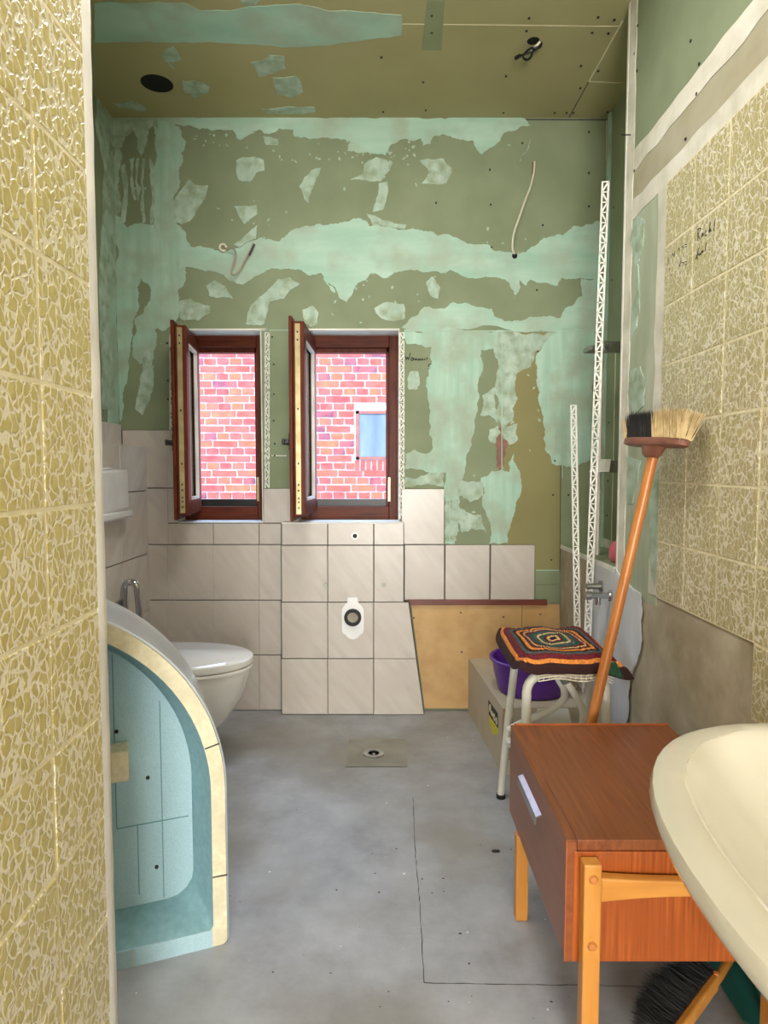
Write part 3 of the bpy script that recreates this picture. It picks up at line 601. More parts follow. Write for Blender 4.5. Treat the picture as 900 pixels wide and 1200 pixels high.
# ------------------------------------------------------------------ windows
def window(n, xl, xr, label, swing):
    root = bpy.data.objects.new('window_%d' % n, None); C.objects.link(root); root.location = ((xl + xr) / 2, YB + .13, WZ0); struct(root, label)
    y0 = YB + .115; fb, ft, fs = .085, .055, .045
    fr = MB()
    fr.box((xl, y0, WZ0), (xl + fs, y0 + .07, WZ1)); fr.box((xr - fs, y0, WZ0), (xr, y0 + .07, WZ1))
    f_o = fr.build('frame_stile', 'mahogany', root, bevel=.003)
    fr = MB(); fr.box((xl + fs, y0, WZ1 - ft), (xr - fs, y0 + .07, WZ1)); fr.box((xl + fs, y0, WZ0), (xr - fs, y0 + .07, WZ0 + fb - .02))
    fr.build('frame_rail', 'mahogany_h', root, bevel=.003)
    i_ = .014   # stepped-back inner rebate
    fr = MB(); fr.box((xl + fs, y0 + .03, WZ0 + fb - .02), (xl + fs + i_, y0 + .07, WZ1 - ft)); fr.box((xr - fs - i_, y0 + .03, WZ0 + fb - .02), (xr - fs, y0 + .07, WZ1 - ft))
    fr.box((xl + fs, y0 + .03, WZ1 - ft - i_ - .006), (xr - fs, y0 + .07, WZ1 - ft)); fr.build('rebate', 'mahogany', root, bevel=.002)
    B((xl + fs, y0 + .035, WZ0 + fb - .021), (xr - fs, y0 + .07, WZ0 + fb + .012)).build('drip_rail', 'black_plastic', root)
    # reveal lining
    B((xl - .001, YB - .004, WZ0), (xl + .003, y0, WZ1)).build('reveal', 'white_plaster', root)
    B((xr - .003, YB - .004, WZ0), (xr + .001, y0, WZ1)).build('reveal', 'white_plaster', root)
    B((xl, YB - .004, WZ1 - .003), (xr, y0, WZ1 + .003)).build('reveal', 'white_plaster', root)
    B((xl, YB - .002, WZ0 - .002), (xr, y0 + .02, WZ0 + .003)).build('sill_bed', 'pale_skim', root)
    # catch on the right stile
    B((xr - fs - .004, y0 - .002, WZ0 + .09), (xr - fs + .006, y0 + .02, WZ0 + .20)).build('striker_plate', 'brass', root)
    # open sash, swung about ninety degrees into the room
    hx, hy = xl + .058, y0 + .015; W = (xr - xl) - .055; zb, zt = WZ0 + .045, WZ1 - .022; sw = .062
    ang = math.radians(swing)
    def T_(x, y, z):   # local: y = distance from hinge towards the room, x = towards the right
        ca, sa = math.cos(ang), math.sin(ang)
        return (hx + x * ca - (-y) * sa, hy + x * sa + (-y) * ca, z)
    def tb(m_, a_, b_):
        mm = MB().box(a_, b_); return m_.add([T_(*v) for v in mm.v], mm.f)
    m_ = MB()
    tb(m_, (-.028, 0, zb), (.018, sw, zt)); tb(m_, (-.028, W - sw, zb), (.018, W, zt)); tb(m_, (-.028, sw, zb), (.018, W - sw, zb + sw)); tb(m_, (-.028, sw, zt - sw), (.018, W - sw, zt))
    sash = m_.build('sash', 'mahogany', root, bevel=.003)
    m_ = MB(); tb(m_, (-.042, -.012, zb - .018), (-.028, sw * .7, zt + .018)); tb(m_, (-.042, W - sw * .7, zb - .018), (-.028, W + .014, zt + .018)); tb(m_, (-.042, sw * .7, zb - .018), (-.028, W - sw * .7, zb + sw * .5)); tb(m_, (-.042, sw * .7, zt - sw * .5), (-.028, W - sw * .7, zt + .018))
    m_.build('overlap_lip', 'mahogany', sash, bevel=.002)
    m_ = MB(); tb(m_, (-.006, sw, zb + sw), (-.002, W - sw, zt - sw)); m_.build('glass_pane', 'window_glass', sash)
    m_ = MB()
    tb(m_, (.004, sw, zb + sw), (.0175, sw + .01, zt - sw)); tb(m_, (.004, W - sw - .01, zb + sw), (.0175, W - sw, zt - sw)); tb(m_, (.004, sw, zb + sw), (.0175, W - sw, zb + sw + .012)); tb(m_, (.004, sw, zt - sw - .012), (.0175, W - sw, zt - sw))
    m_.build('glazing_bead', 'white_plaster', sash)  # white colour stands in for the grazing outdoor reflection on the sash
    m_ = MB(); tb(m_, (-.018, W, zb + .01), (.002, W + .0025, zt - .01)); ls = m_.build('lock_strip', 'brass', sash)
    m_ = MB()
    for fz in (.04, .07, .09, .13, .16, .27, .55, .9, .94): tb(m_, (-.011, W + .002, zb + (zt - zb) * fz), (-.005, W + .0035, zb + (zt - zb) * fz + .008))
    m_.build('slots', 'screw_black', sash)
    hz = onY(195, 518, 2.74).z; m_ = MB()
    tb(m_, (-.049, W - .034, hz - .035), (-.042, W - .010, hz + .035)); tb(m_, (-.072, W - .028, hz - .009), (-.049, W - .016, hz + .009)); tb(m_, (-.078, W - .032, hz - .012), (-.066, W - .012, hz + .012)); tb(m_, (-.078, W - .13, hz - .010), (-.067, W - .022, hz + .010))
    m_.build('handle', 'black_plastic', sash, bevel=.003)
    return root
window(1, *WINS[0], 'narrow brown wooden window on the left, sash open inwards', 6.5)
window(2, *WINS[1], 'wider brown wooden window on the right, sash open inwards', -1)

# perforated corner beads (strip of rails with zigzag webs)
def truss(p0, p1, wd, w, t, cell, name, mat, parent=None, flange=None):
    p0, p1, wd = Vector(p0), Vector(p1), Vector(wd).normalized(); L_ = (p1 - p0).length; d = (p1 - p0).normalized(); wd = (wd - d * wd.dot(d)).normalized(); m_ = MB(); r = w * .23
    for s_ in (-1, 1): m_.bar(p0 + wd * s_ * (w - r) / 2, p1 + wd * s_ * (w - r) / 2, wd, r, t)
    n_ = max(1, int(L_ / cell))
    for k in range(n_):
        a_ = p0 + d * (k * L_ / n_); b_ = p0 + d * ((k + 1) * L_ / n_); s_ = 1 if k % 2 else -1
        m_.bar(a_ - wd * s_ * (w / 2 - r / 2), b_ + wd * s_ * (w / 2 - r / 2), d.cross(wd).cross(b_ - a_), r * .95, t)
        m_.bar(b_ - wd * w / 2, b_ + wd * w / 2, d, r * .7, t)
    if flange is not None:
        fd = Vector(flange).normalized(); m_.bar(p0 + wd * w / 2 + fd * w * .35, p1 + wd * w / 2 + fd * w * .35, fd, w * .7, t)
    return m_.build(name, mat, parent)
def wbead(px, y0, y1, w=.022):
    truss(onY(px, y1, YB - .002), onY(px, y0, YB - .002), (1, 0, 0), w, .002, .030, 'corner_bead', 'white_metal', wall_back)
wbead(201.5, 392, 504); wbead(313, 390, 572); wbead(471, 390, 608)
truss(onY(207, 386.2, YB - .002), onY(312, 386.2, YB - .002), (0, 0, 1), .008, .002, .03, 'corner_bead', 'white_metal', wall_back)
truss(onY(348, 386.2, YB - .002), onY(468, 386.2, YB - .002), (0, 0, 1), .008, .002, .03, 'corner_bead', 'white_metal', wall_back)

# two loose beads leaning by the niche
zt_ = onY(710, 213, 2.40).z; ZBX = .246
b1 = tag(truss((.768, 2.475, ZBX + .002), (onY(709.5, 213, 2.40).x, 2.40, zt_), (1, -.25, 0), .026, .002, .034, 'corner_bead', 'white_metal', flange=(.25, 1, 0)), 'tall white perforated corner bead leaning against the niche opening', 'corner bead', 'loose corner beads by the niche')
b2 = tag(truss((.756, 2.525, ZBX + .002), (onY(672, 475, 2.62).x, 2.62, onY(672, 475, 2.62).z), (1, -.25, 0), .024, .002, .034, 'corner_bead', 'white_metal', flange=(.25, 1, 0)), 'short white perforated corner bead beside the tall one', 'corner bead', 'loose corner beads by the niche')

# ------------------------------------------------------------------ niche fittings
Yp = 2.62
ps = thing('shower_profile', (onY(703, 600, Yp).x, Yp, ZLOW), 'white upright metal profile standing on the niche ledge with two brackets', 'metal profile')
a, b = onY(699.5, 640, Yp), onY(707.5, 408, Yp)
B((a.x, Yp, ZLOW + .001), (b.x, Yp + .03, b.z)).build('upright', 'white_metal', ps)
B((a.x + .006, Yp - .004, ZLOW + .001), (a.x + .011, Yp, b.z)).build('groove', 'cable_grey', ps)
a = onY(703, 552, 2.52); MB().prism([(onY(700, 555, 2.52).x, 2.52, onY(700, 553, 2.52).z), (onY(714, 555, 2.52).x, 2.52, onY(714, 553, 2.52).z), (onY(716, 540, 2.52).x, 2.52, onY(716, 538, 2.52).z), (onY(710, 540, 2.52).x, 2.52, onY(710, 538, 2.52).z), (onY(708, 540, 2.52).x, 2.52, onY(708, 549, 2.52).z)], (0, .11, 0)).build('bracket', 'white_metal', ps)
bq = onY(714, 546, 2.52); B((bq.x, 2.535, bq.z - .025), (XN - .002, 2.60, bq.z + .02)).build('bracket_arm', 'galvanised', ps)
bq = onY(700, 407, 2.55); m = MB(); m.box((bq.x + .01, 2.54, bq.z - .02), (XN - .002, 2.56, bq.z + .022)); m.box((bq.x - .03, 2.55, bq.z - .01), (bq.x + .05, 2.63, bq.z + .006)); m.build('clamp', 'galvanised', ps, bevel=.002)
MB().disc((bq.x + .03, 2.541, bq.z), (0, -1, 0), .011, .012, 8).build('bolt', 'steel', ps); MB().disc((bq.x - .015, 2.551, bq.z), (0, -1, 0), .008, .010, 8).build('bolt', 'steel', ps)
B((XN - .003, YN + .03, ZLOW + .002), (XN - .0005, YB - .002, ZLOW + .04)).build('skirting_strip', 'white_filler', wall_niche)
B((XN - .003, 2.79, ZLOW + .04), (XN - .0005, 2.795, 1.6)).build('seam', 'cream_grout', wall_niche)
m = MB()
for y_ in (2.72, 2.86):
    for z_ in (.9, 1.05, 1.3, 1.9, 2.2): m.disc((XN, y_, z_), (-1, 0, 0), .004, .002, 8)
stuff(m.build('screw_heads', 'screw_black', wall_niche))
B((XN - .012, 2.90, ZLOW), (XN - .0005, 2.925, ZC - .01)).build('seam', 'mint_vertical', wall_niche)
pk = (.872, 2.42, ZLOW + .003)
tag(MB().loops([[(pk[0] + r_ * math.cos(2*math.pi*k/20), pk[1] + r_ * math.sin(2*math.pi*k/20), pk[2] + z_) for k in range(20)] for r_, z_ in ((.035, 0), (.042, .015), (.042, .05), (.03, .07), (.012, .08), (.012, .10))]).build('plastic_bottle', 'pink_plastic', smooth=True), 'pink plastic bottle standing in the niche, half hidden by the wall', 'bottle')
# pipe stubs on the low wall
s1 = onX(705, 687, XR - .005); t1 = thing('pipe_outlet', s1, 'dark brass pipe stub on the low pale wall, the upper one', 'pipe', 'pipe stubs under the niche')
MB().disc(s1, (-1, 0, 0), .022, .006, 20).build('rosette', 'galvanised', t1, True); MB().tube([s1, s1 + Vector((-.02, 0, 0)), s1 + Vector((-.055, 0, 0))], [.015, .011, .010], 14).build('stub', 'galvanised', t1, True)
s2 = onX(716, 698, XR - .005); t2 = thing('water_valve', s2, 'chrome angle valve on the low pale wall beside the broom handle', 'valve')
MB().disc(s2, (-1, 0, 0), .020, .006, 20).build('rosette', 'chrome', t2, True); MB().tube([s2, s2 + Vector((-.07, 0, 0))], .011, 14).build('body', 'chrome', t2, True)
MB().tube([s2 + Vector((-.045, 0, 0)), s2 + Vector((-.045, 0, -.032))], .010, 12).build('outlet', 'chrome', t2, True); MB().tube([s2 + Vector((-.07, 0, 0)), s2 + Vector((-.088, 0, 0))], .015, 12).build('knob', 'steel', t2, True)

# ------------------------------------------------------------------ pipe outlet and bolts in the boxed panel
o_ = ppt(413.5, 723); po = thing('drain_outlet', (o_.x, YP, o_.z), 'black rubber drain outlet on a white oval plate in the boxed tiles', 'pipe outlet')
m = MB(); loop = []
a_, h_ = .049, .052
for k in range(40):
    t = 2 * math.pi * k / 40; x = a_ * math.cos(t); z = a_ * math.sin(t) * 1.0; z += h_ * .5 if z > 0 else -h_ * .9
    if z < -.07: x *= .8
    loop.append((o_.x + x, o_.z + z - .004))
m.prism([(x, YP - .0005, z) for x, z in loop], (0, -.004, 0)); m.build('plate', 'white_plastic', po)
MB().prism([(o_.x - .028, YP - .0005, o_.z + .04), (o_.x + .028, YP - .0005, o_.z + .04), (o_.x + .022, YP - .0005, o_.z + .088), (o_.x - .022, YP - .0005, o_.z + .088)], (0, -.003, 0)).build('tab', 'white_plastic', po)
MB().ring((o_.x, YP - .004, o_.z), (0, -1, 0), .024, .038, .016).build('seal', 'black_rubber', po, True)
MB().disc((o_.x, YP - .0046, o_.z), (0, -1, 0), .024, .002, 20).build('inner_cap', 'cable_grey', po)
for (x, y, lb) in ((381.5, 685, 'steel stud bolt on the left of the boxed tiles'), (449.5, 685, 'steel stud bolt on the right of the boxed tiles')):
    c_ = ppt(x, y); t_ = thing('stud_bolt', (c_.x, YP, c_.z), lb, 'bolt', 'stud bolts above the drain outlet'); MB().ring((c_.x, YP - .0002, c_.z), (0, -1, 0), .006, .010, .004, 16).build('washer', 'galvanised', t_, True); MB().disc((c_.x, YP - .0002, c_.z), (0, -1, 0), .006, .012, 12).build('stud', 'galvanised', t_, True)
c_ = ppt(416, 628); t_ = thing('water_outlet', (c_.x, YP, c_.z), 'small round water outlet with white ring below the right window', 'pipe outlet')
MB().ring((c_.x, YP - .0002, c_.z), (0, -1, 0), .010, .016, .004, 20).build('ring', 'white_plastic', t_, True); MB().disc((c_.x, YP - .0002, c_.z), (0, -1, 0), .010, .001, 16).build('bore', 'black_rubber', t_)

# ------------------------------------------------------------------ cables
def cab(name, label, px, Y, r, mat, tip=None):
    P = curve([onY(x, y, Y) - Vector((0, d, 0)) for x, y, d in px], 8); o = MB().tube(P, r, 8).build(name, mat, smooth=True); return tag(o, label, 'cable')
k1 = cab('wall_cable', 'white cable hanging up from a hole on the right of the back wall', [(604, 299, -.004), (600, 292, .012), (601, 276, .02), (608, 255, .02), (614, 238, .016), (621, 220, .012), (625, 203, .008), (626, 190, .006)], YB, .0045, 'cable_white')
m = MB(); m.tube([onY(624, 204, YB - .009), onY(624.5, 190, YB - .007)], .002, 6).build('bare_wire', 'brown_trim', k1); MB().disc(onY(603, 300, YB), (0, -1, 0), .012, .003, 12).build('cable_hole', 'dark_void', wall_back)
k2 = cab('wall_cable', 'grey cable looping out of a pipe stub above the left window', [(262, 292, -.005), (267, 293, .02), (275, 294, .03), (278, 300, .03), (276, 310, .03), (273, 321, .03), (277, 324, .03), (283, 317, .03), (290, 304, .025), (298, 287, .02)], YB, .0042, 'cable_grey')
MB().tube([onY(292, 299, YB - .024), onY(298, 286, YB - .0195)], .005, 8).build('tape', 'black_plastic', k2)
c_ = onY(262, 291, YB); MB().ring((c_.x, YB - .0005, c_.z), (0, -1, 0), .010, .018, .012, 20).build('conduit_end', 'cable_white', wall_back, True)
# ceiling wires
wc = Vector((wire_c.x, wire_c.y, ZC))
def cz_(x, y, d): return onZ(x, y, ZC) - Vector((0, 0, d))
k3 = thing('ceiling_cable', (wc.x, wc.y, ZC), 'black and white wires hanging from a small ceiling hole', 'cable')
MB().tube(curve([cz_(634, 50, -.05), cz_(634, 50, .01), cz_(626, 50, .02), cz_(622, 57, .03), cz_(617, 60, .03), cz_(613, 56, .03), cz_(619, 50, .025), cz_(625, 49, .02)], 6), .004, 8).build('wire_loop', 'black_plastic', k3, True)
MB().tube(curve([cz_(633, 51, .002), cz_(626, 53, .02), cz_(615, 54, .028), cz_(605, 59, .025)], 6), .004, 8).build('wire', 'black_plastic', k3, True)
MB().tube(curve([cz_(633, 48, .002), cz_(627, 50, .015), cz_(622, 52, .02)], 6), .0045, 8).build('wire_sheath', 'cable_white', k3, True)
MB().tube([cz_(610, 57, .024), cz_(604, 60, .025)], .007, 8).build('connector', 'black_plastic', k3, True)

# ------------------------------------------------------------------ handwriting in black pen
def strokes(lists, f, r, parent, name='handwriting'):
    m_ = MB()
    for l in lists:
        P = [f(*p) for p in l]
        if len(P) > 2: P = curve(P, 3)
        m_.tube(P, r, 5)
    return stuff(m_.build(name, 'ink', parent))
cw = lambda x, y: onY(460 + x / 12.857, 400 + y / 12.857, YB - .0009)
strokes([[(192, 215), (205, 275), (225, 235), (240, 275), (268, 175)], [(310, 245), (285, 250), (280, 285), (305, 285), (312, 245), (318, 285)], [(335, 285), (342, 255), (348, 285), (365, 258), (375, 290)], [(388, 290), (392, 258), (405, 288), (420, 258), (432, 290)], [(445, 285), (450, 258), (462, 288)], [(478, 275), (490, 262), (480, 285)], [(512, 240), (522, 262), (508, 272)],
         [(590, 345), (550, 350), (540, 375), (568, 385), (560, 412), (530, 415)]], cw, .0017, wall_back)
ct = lambda x, y: onX(780 + x / 11.25, 240 + y / 11.25, XR - .0012)
strokes([[(430, 470), (425, 380), (440, 310)], [(418, 330), (450, 305), (462, 330), (430, 400), (460, 455)], [(475, 425), (482, 380), (478, 425), (498, 370), (500, 410)], [(485, 320), (490, 318)], [(540, 340), (520, 370), (525, 410), (545, 395)], [(595, 220), (575, 365), (600, 310), (580, 340), (608, 345)], [(658, 175), (640, 345)], [(672, 310), (674, 312)],
         [(445, 560), (400, 720)], [(440, 640), (415, 680), (428, 720)], [(445, 650), (450, 670), (465, 630), (468, 665)], [(478, 610), (482, 635), (495, 600), (496, 630)], [(540, 500), (520, 615)], [(545, 630), (548, 632)],
         [(80, 690), (95, 640), (110, 680), (130, 620)], [(165, 610), (178, 570), (190, 600)], [(215, 550), (235, 555), (225, 605)], [(258, 520), (285, 525)], [(260, 555), (286, 545)],
         [(210, 700), (190, 815)], [(180, 790), (200, 810)], [(220, 760), (245, 765), (228, 805)], [(262, 750), (288, 748)], [(262, 792), (288, 780)], [(40, 690), (38, 780)], [(50, 860), (65, 840)], [(75, 945), (85, 905)]], ct, .0014, wall_right)

# ------------------------------------------------------------------ toilet, cistern, support rail
ty, tzl = 2.365, .405
tt = thing('wall_hung_toilet', (XP, ty, 0), 'white wall-hung toilet with closed lid beside the windows', 'toilet')
def egg(x0, x1, hw, yc, z, n=40, e=2.3):
    out = []; xm = x0 + (x1 - x0) * .45
    for k in range(n):
        t = 2 * math.pi * k / n; c_, s_ = math.cos(t), math.sin(t)
        x = (xm + (x1 - xm) * (abs(c_) ** (2 / 2.0)) if c_ > 0 else xm - (xm - x0) * abs(c_) ** (2 / 5))
        y = yc + hw * math.copysign(abs(s_) ** (2 / (2.05 if c_ > 0 else 3.0)), s_); out.append((x, y, z))
    return out
tipx = onZ(297, 769, .425).x - .004
x0 = XP + .004
MB().loops([egg(x0, -.78, .10, ty, .045), egg(x0, -.72, .115, ty, .06), egg(x0, -.64, .135, ty, .12), egg(x0, -.565, .155, ty, .20), egg(x0, -.515, .172, ty, .28), egg(x0, tipx - .02, .178, ty, .34), egg(x0, tipx - .012, .182, ty, .365), egg(x0, tipx - .014, .180, ty, .380)]).build('bowl', 'porcelain', tt, True)
MB().loops([egg(x0 + .06, tipx - .004, .182, ty, .383), egg(x0 + .06, tipx - .002, .184, ty, .390), egg(x0 + .06, tipx - .004, .182, ty, .396)]).build('seat', 'porcelain', tt, True)
MB().loops([egg(x0 + .05, tipx - .002, .186, ty, .400), egg(x0 + .05, tipx, .188, ty, .408), egg(x0 + .05, tipx - .001, .187, ty, .422), egg(x0 + .055, tipx - .008, .182, ty, .426)]).build('lid', 'porcelain', tt, True)
for s_ in (-.07, .07): MB().tube([(XP + .045, ty + s_ - .02, .41), (XP + .045, ty + s_ + .02, .41)], .012, 12).build('hinge', 'chrome', tt, True)
# flush cistern box on the half-height wall
cb = thing('flush_cistern', (XP, 2.45, onX(130, 608, XP).z), 'white plastic flush cistern mounted on the tiled half-height wall', 'cistern')
Yf, Yk = 2.26, 2.66
zt2, zb2 = onY(152, 550, Yk).z, onY(152, 606, Yk).z
B((XP + .001, Yf, zb2 + .028), (onY(152, 575, Yk).x, Yk, zt2)).build('tank', 'white_plastic', cb, True, bevel=.014)
B((XP + .001, Yf - .006, zb2), (onY(155, 575, Yk).x, Yk + .006, zb2 + .030)).build('bottom_flange', 'white_plastic', cb, True, bevel=.008)
B((XP + .008, 2.42, zt2 - .002), (XP + .035, 2.50, zt2 + .006)).build('push_plate', 'white_plastic', cb, True, bevel=.003)
Yg = 2.62
gr = thing('support_rail', (XP, Yg, .45), 'folded-up chrome support rail on the tiled half-height wall', 'grab rail')
lx, rx2 = onY(146, 700, Yg).x, onY(161, 700, Yg).x; top_z = onY(152, 682, Yg).z; rc = (rx2 - lx) / 2
arch = [Vector((lx, Yg, .45))] + [Vector((lx, Yg, .45 + (top_z - rc - .45) * k / 4)) for k in range(1, 5)] + [Vector((lx + rc - rc * math.cos(math.pi * k / 10), Yg, top_z - rc + rc * 1.0 * math.sin(math.pi * k / 10))) for k in range(1, 11)] + [Vector((rx2 + .012 * k / 4, Yg, top_z - rc - (top_z - rc - .45) * k / 4)) for k in range(1, 5)]
MB().tube(arch, .0135, 14).build('tube_loop', 'chrome', gr, True)
B((XP + .001, Yg - .05, .40), (XP + .012, Yg + .05, .58)).build('wall_plate', 'steel', gr, bevel=.003)
B((XP + .012, Yg - .02, .43), (rx2 + .014, Yg + .02, .465)).build('hinge_block', 'steel', gr, bevel=.004)

# ------------------------------------------------------------------ shower tray standing on edge
O = onZ(267, 1105, 0); U = Vector((-.9336, -.358, 0)); Nn = Vector((-.358, .9336, 0)); Zv = Vector((0, 0, 1))
tray = thing('shower_tray', (O.x, O.y, 0), 'quadrant shower tray standing on edge, pale blue underside facing out, behind the tiled partition', 'shower tray')
R_, s_0 = .46, .37
LEAN = .0
def tp3(d, h, n): return O + U * d + Zv * h + Nn * (n + h * LEAN)
def outline(ins, insb, flatl=.68, n=26):
    """closed outline (d, h) of the quadrant, inset by ins on the curve and insb at the bottom"""
    pts = [(flatl, insb), ]
    rr = .06 if insb > .05 else .012
    pts += [(ins + rr, insb)] + [(ins + rr - rr * math.sin(a), insb + rr - rr * math.cos(a)) for a in (.4, .8, 1.2, 1.57)]
    r = R_ - ins
    for k in range(n + 1):
        a = math.pi / 2 * k / n; rr_ = r - (.006 * a if ins > .03 else 0); d = R_ - rr_ * math.cos(a); h = s_0 + rr_ * math.sin(a)
        if d < flatl: pts.append((d, h))
    pts.append((flatl, pts[-1][1])); return pts
def lo(ins, insb, n): return [tp3(d, h, n) for d, h in outline(ins, insb)]
m = MB(); m.loops([lo(0, 0, .003), lo(-.004, 0, .006), lo(-.004, 0, .02), lo(-.001, .0, .026), lo(-.001, .0, .25), lo(.012, .008, .265)], False, True)
m.build('outer_skin', 'skin_acrylic', tray, True)
MB().loops([lo(.001, .0, .02), lo(.001, .0, 0), lo(.032, .040, 0)], False, False).build('rim', 'foam_cream', tray)
MB().loops([lo(.032, .040, 0.0), lo(.066, .075, .10)], False, False).build('recess_wall', 'foam_teal', tray, True)
MB().loops([lo(.0665, .0755, .0995), lo(.067, .076, .12)], True, True).build('recess_floor', 'foam_blue', tray)
# bottom rim pieces in pale blue
for d0, d1 in ((.034, .205), (.207, .68)): MB().prism([tp3(d0, .0, -.001), tp3(d1, .0, -.001), tp3(d1, .041, -.001), tp3(d0, .041, -.001)], Nn * .012).build('rim_block', 'foam_blue', tray)
for d, h, dd, hh in ((-.001, .165, .032, .166), (.012, .478, .044, .470)):
    MB().bar(tp3(d, h, -.0005), tp3(dd, hh, -.0005), Zv, .003, .002).build('rim_joint', 'crack', tray)
def rl(a_, b_, w_=.0022): MB().bar(tp3(*a_, .0995), tp3(*b_, .0995), U if abs(a_[0] - b_[0]) < .01 else Zv, w_, .002).build('score_line', 'foam_line', tray)
rl((.235, .68), (.235, .27)); rl((.235, .27), (.075, .27)); rl((.135, .56), (.135, .08)); rl((.19, .27), (.19, .10))
m = MB()
for d, h in ((.26, .36), (.25, .14), (.15, .16), (.165, .38), (.23, .5)): m.disc(tp3(d, h, .0995), -Nn, .0045, .003, 8)
stuff(m.build('screw_heads', 'screw_black', tray))
fb_ = [tp3(.30, .50, .03), tp3(.345, .54, .03), tp3(.40, .50, .03), tp3(.38, .44, .03)]
m = MB(); m.box((0, 0, 0), (.075, .06, .07)); m.v = [tuple(tp3(.205, .405, .099) + U * v[0] - Nn * v[1] + Zv * v[2]) for v in m.v]; m.build('foot_block', 'foam_cream', tray, bevel=.004)

# ------------------------------------------------------------------ nightstand
nx0, nx1, ny0, ny1, nz0, nz1 = .327, .735, 1.138, 1.67, .214, .44
ns = thing('nightstand', ((nx0 + nx1) / 2, (ny0 + ny1) / 2, 0), 'teak nightstand with one drawer and light beech legs', 'nightstand')
B((nx0 + .018, ny0 + .002, nz1 - .020), (nx1, ny1, nz1)).build('top_panel', 'teak_top', ns, bevel=.0015)
B((nx0 + .012, ny0, nz0), (nx1, ny0 + .018, nz1 - .0205)).build('end_panel', 'teak_end', ns, bevel=.001)
B((nx0 + .012, ny1 - .018, nz0), (nx1, ny1, nz1 - .0205)).build('end_panel', 'teak_end', ns, bevel=.001)
B((nx0 + .018, ny0 + .018, nz0 + .002), (nx1, ny1 - .018, nz0 + .016)).build('bottom_panel', 'teak_end', ns)
B((nx1 - .008, ny0 + .018, nz0 + .016), (nx1, ny1 - .018, nz1 - .0205)).build('back_panel', 'mdf', ns)
B((nx0 + .010, ny1 - .001, nz1 - .012), (nx1, ny1 + .004, nz1 + .0035)).build('rear_lip', 'teak_edge', ns)
B((nx0 - .001, ny0 + .001, nz1 - .002), (nx0 + .017, ny1, nz1 + .0005)).build('front_edge', 'teak_top', ns)
B((nx0 - .002, ny0 + .0005, nz0 - .001), (nx0 - .0002, ny0 + .004, nz1)).build('edge_strip', 'teak_edge', ns)
dw = B((nx0, ny0 + .001, nz0 - .001), (nx0 + .017, ny1 - .001, nz1 - .003)).build('drawer', 'teak_front', ns, bevel=.001)
ha, hb = onX(613, 908, nx0), onX(635, 942, nx0)
m = MB(); m.prism([(nx0 - .0002, hb.y, ha.z + .002), (nx0 - .012, hb.y, ha.z - .003), (nx0 - .014, hb.y, ha.z - .020), (nx0 - .0115, hb.y, ha.z - .020), (nx0 - .010, hb.y, ha.z - .006), (nx0 - .0002, hb.y, ha.z - .003)], (0, ha.y - hb.y, 0)); m.build('handle', 'steel', dw)
lx0, lx1 = .349, .380
for (x0_, x1_, y0_, y1_) in ((lx0, lx1, ny0 - .030, ny0 - .0005), (nx1 - .055, nx1 - .024, ny0 - .030, ny0 - .0005), (nx0 - .006, nx0 + .024, 1.545, 1.575), (nx1 - .055, nx1 - .024, 1.545, 1.575)):
    if y0_ > 1.5: ytop = nz0 - .0015
    else: ytop = .412
    lg = B((x0_, y0_, 0), (x1_, y1_, ytop)).build('leg', 'beech', ns, bevel=.003)
    if y0_ < 1.2:
        for z_ in (.392, .270):
            MB().loops([[(x0_ + .016 + r_ * math.cos(2*math.pi*k/16), y0_ - h_, z_ - .005 + r_ * math.sin(2*math.pi*k/16)) for k in range(16)] for r_, h_ in ((.0085, -.001), (.0085, .001), (.006, .004), (.001, .005))]).build('dowel', 'broom_wood', lg, True)
# rails between the legs, slightly arched underneath
for y_ in (ny0 - .026,):
    a_, b_ = lx1 if y_ < 1.5 else lx1 - .012, nx1 - .055; m = MB(); tops = []; bots = []
    for k in range(13):
        t = k / 12; x = a_ + (b_ - a_) * t; bend = math.sin(math.pi * t); tops.append((x, y_, .386 - .006 * bend)); bots.append((x, y_, .342 + .010 * bend))
    m.prism(tops + bots[::-1], (0, .022, 0)); m.build('rail', 'beech_rail', ns, bevel=.003)
# rear leg as the photo shows it stands just inside the near edge of the drawer front

# ------------------------------------------------------------------ wash basin
sk = thing('wash_basin', (XR, .745, .60), 'large cream ceramic wash basin on the right wall', 'wash basin')
yc_, hy = .58, .45
def sl(xf, hy_, z, e=2.7, n=56, xb=XR - .004, yc=yc_):
    xf += .009; out = []; xc = xb - (xb - xf) * .42
    for k in range(n):
        t = 2 * math.pi * k / n; c_, s_ = math.cos(t), math.sin(t)
        rx_ = (xc - xf) if c_ < 0 else (xb - xc); ee = e if c_ < 0 else 7
        out.append((xc + rx_ * math.copysign(abs(c_) ** (2 / ee), c_), yc + hy_ * (1 if s_ > 0 else .72) * math.copysign(abs(s_) ** (2 / (e if c_ < 0 else 5)), s_), z))
    return out
E2 = 2.2
Lp = [sl(.58, .20, .53, E2), sl(.46, .30, .55, E2), sl(.37, .39, .60, E2), sl(.318, .432, .645, E2), sl(.300, .446, .668, E2), sl(.295, .45, .684, E2), sl(.299, .447, .696, E2), sl(.310, .438, .701, E2), sl(.336, .416, .700, E2), sl(.346, .402, .696, E2, xb=XR - .10), sl(.352, .394, .688, E2, xb=XR - .105), sl(.385, .36, .64, E2, xb=XR - .13), sl(.44, .28, .585, 2.1, xb=XR - .17), sl(.52, .14, .562, 2.0, xb=XR - .22), sl(.575, .03, .558, 2.0, xb=XR - .26)]
MB().loops(Lp).build('basin', 'cream_porcelain', sk, True)
MB().ring((.578, yc_, .5585), (0, 0, 1), .018, .028, .004).build('drain_ring', 'chrome', sk, True)
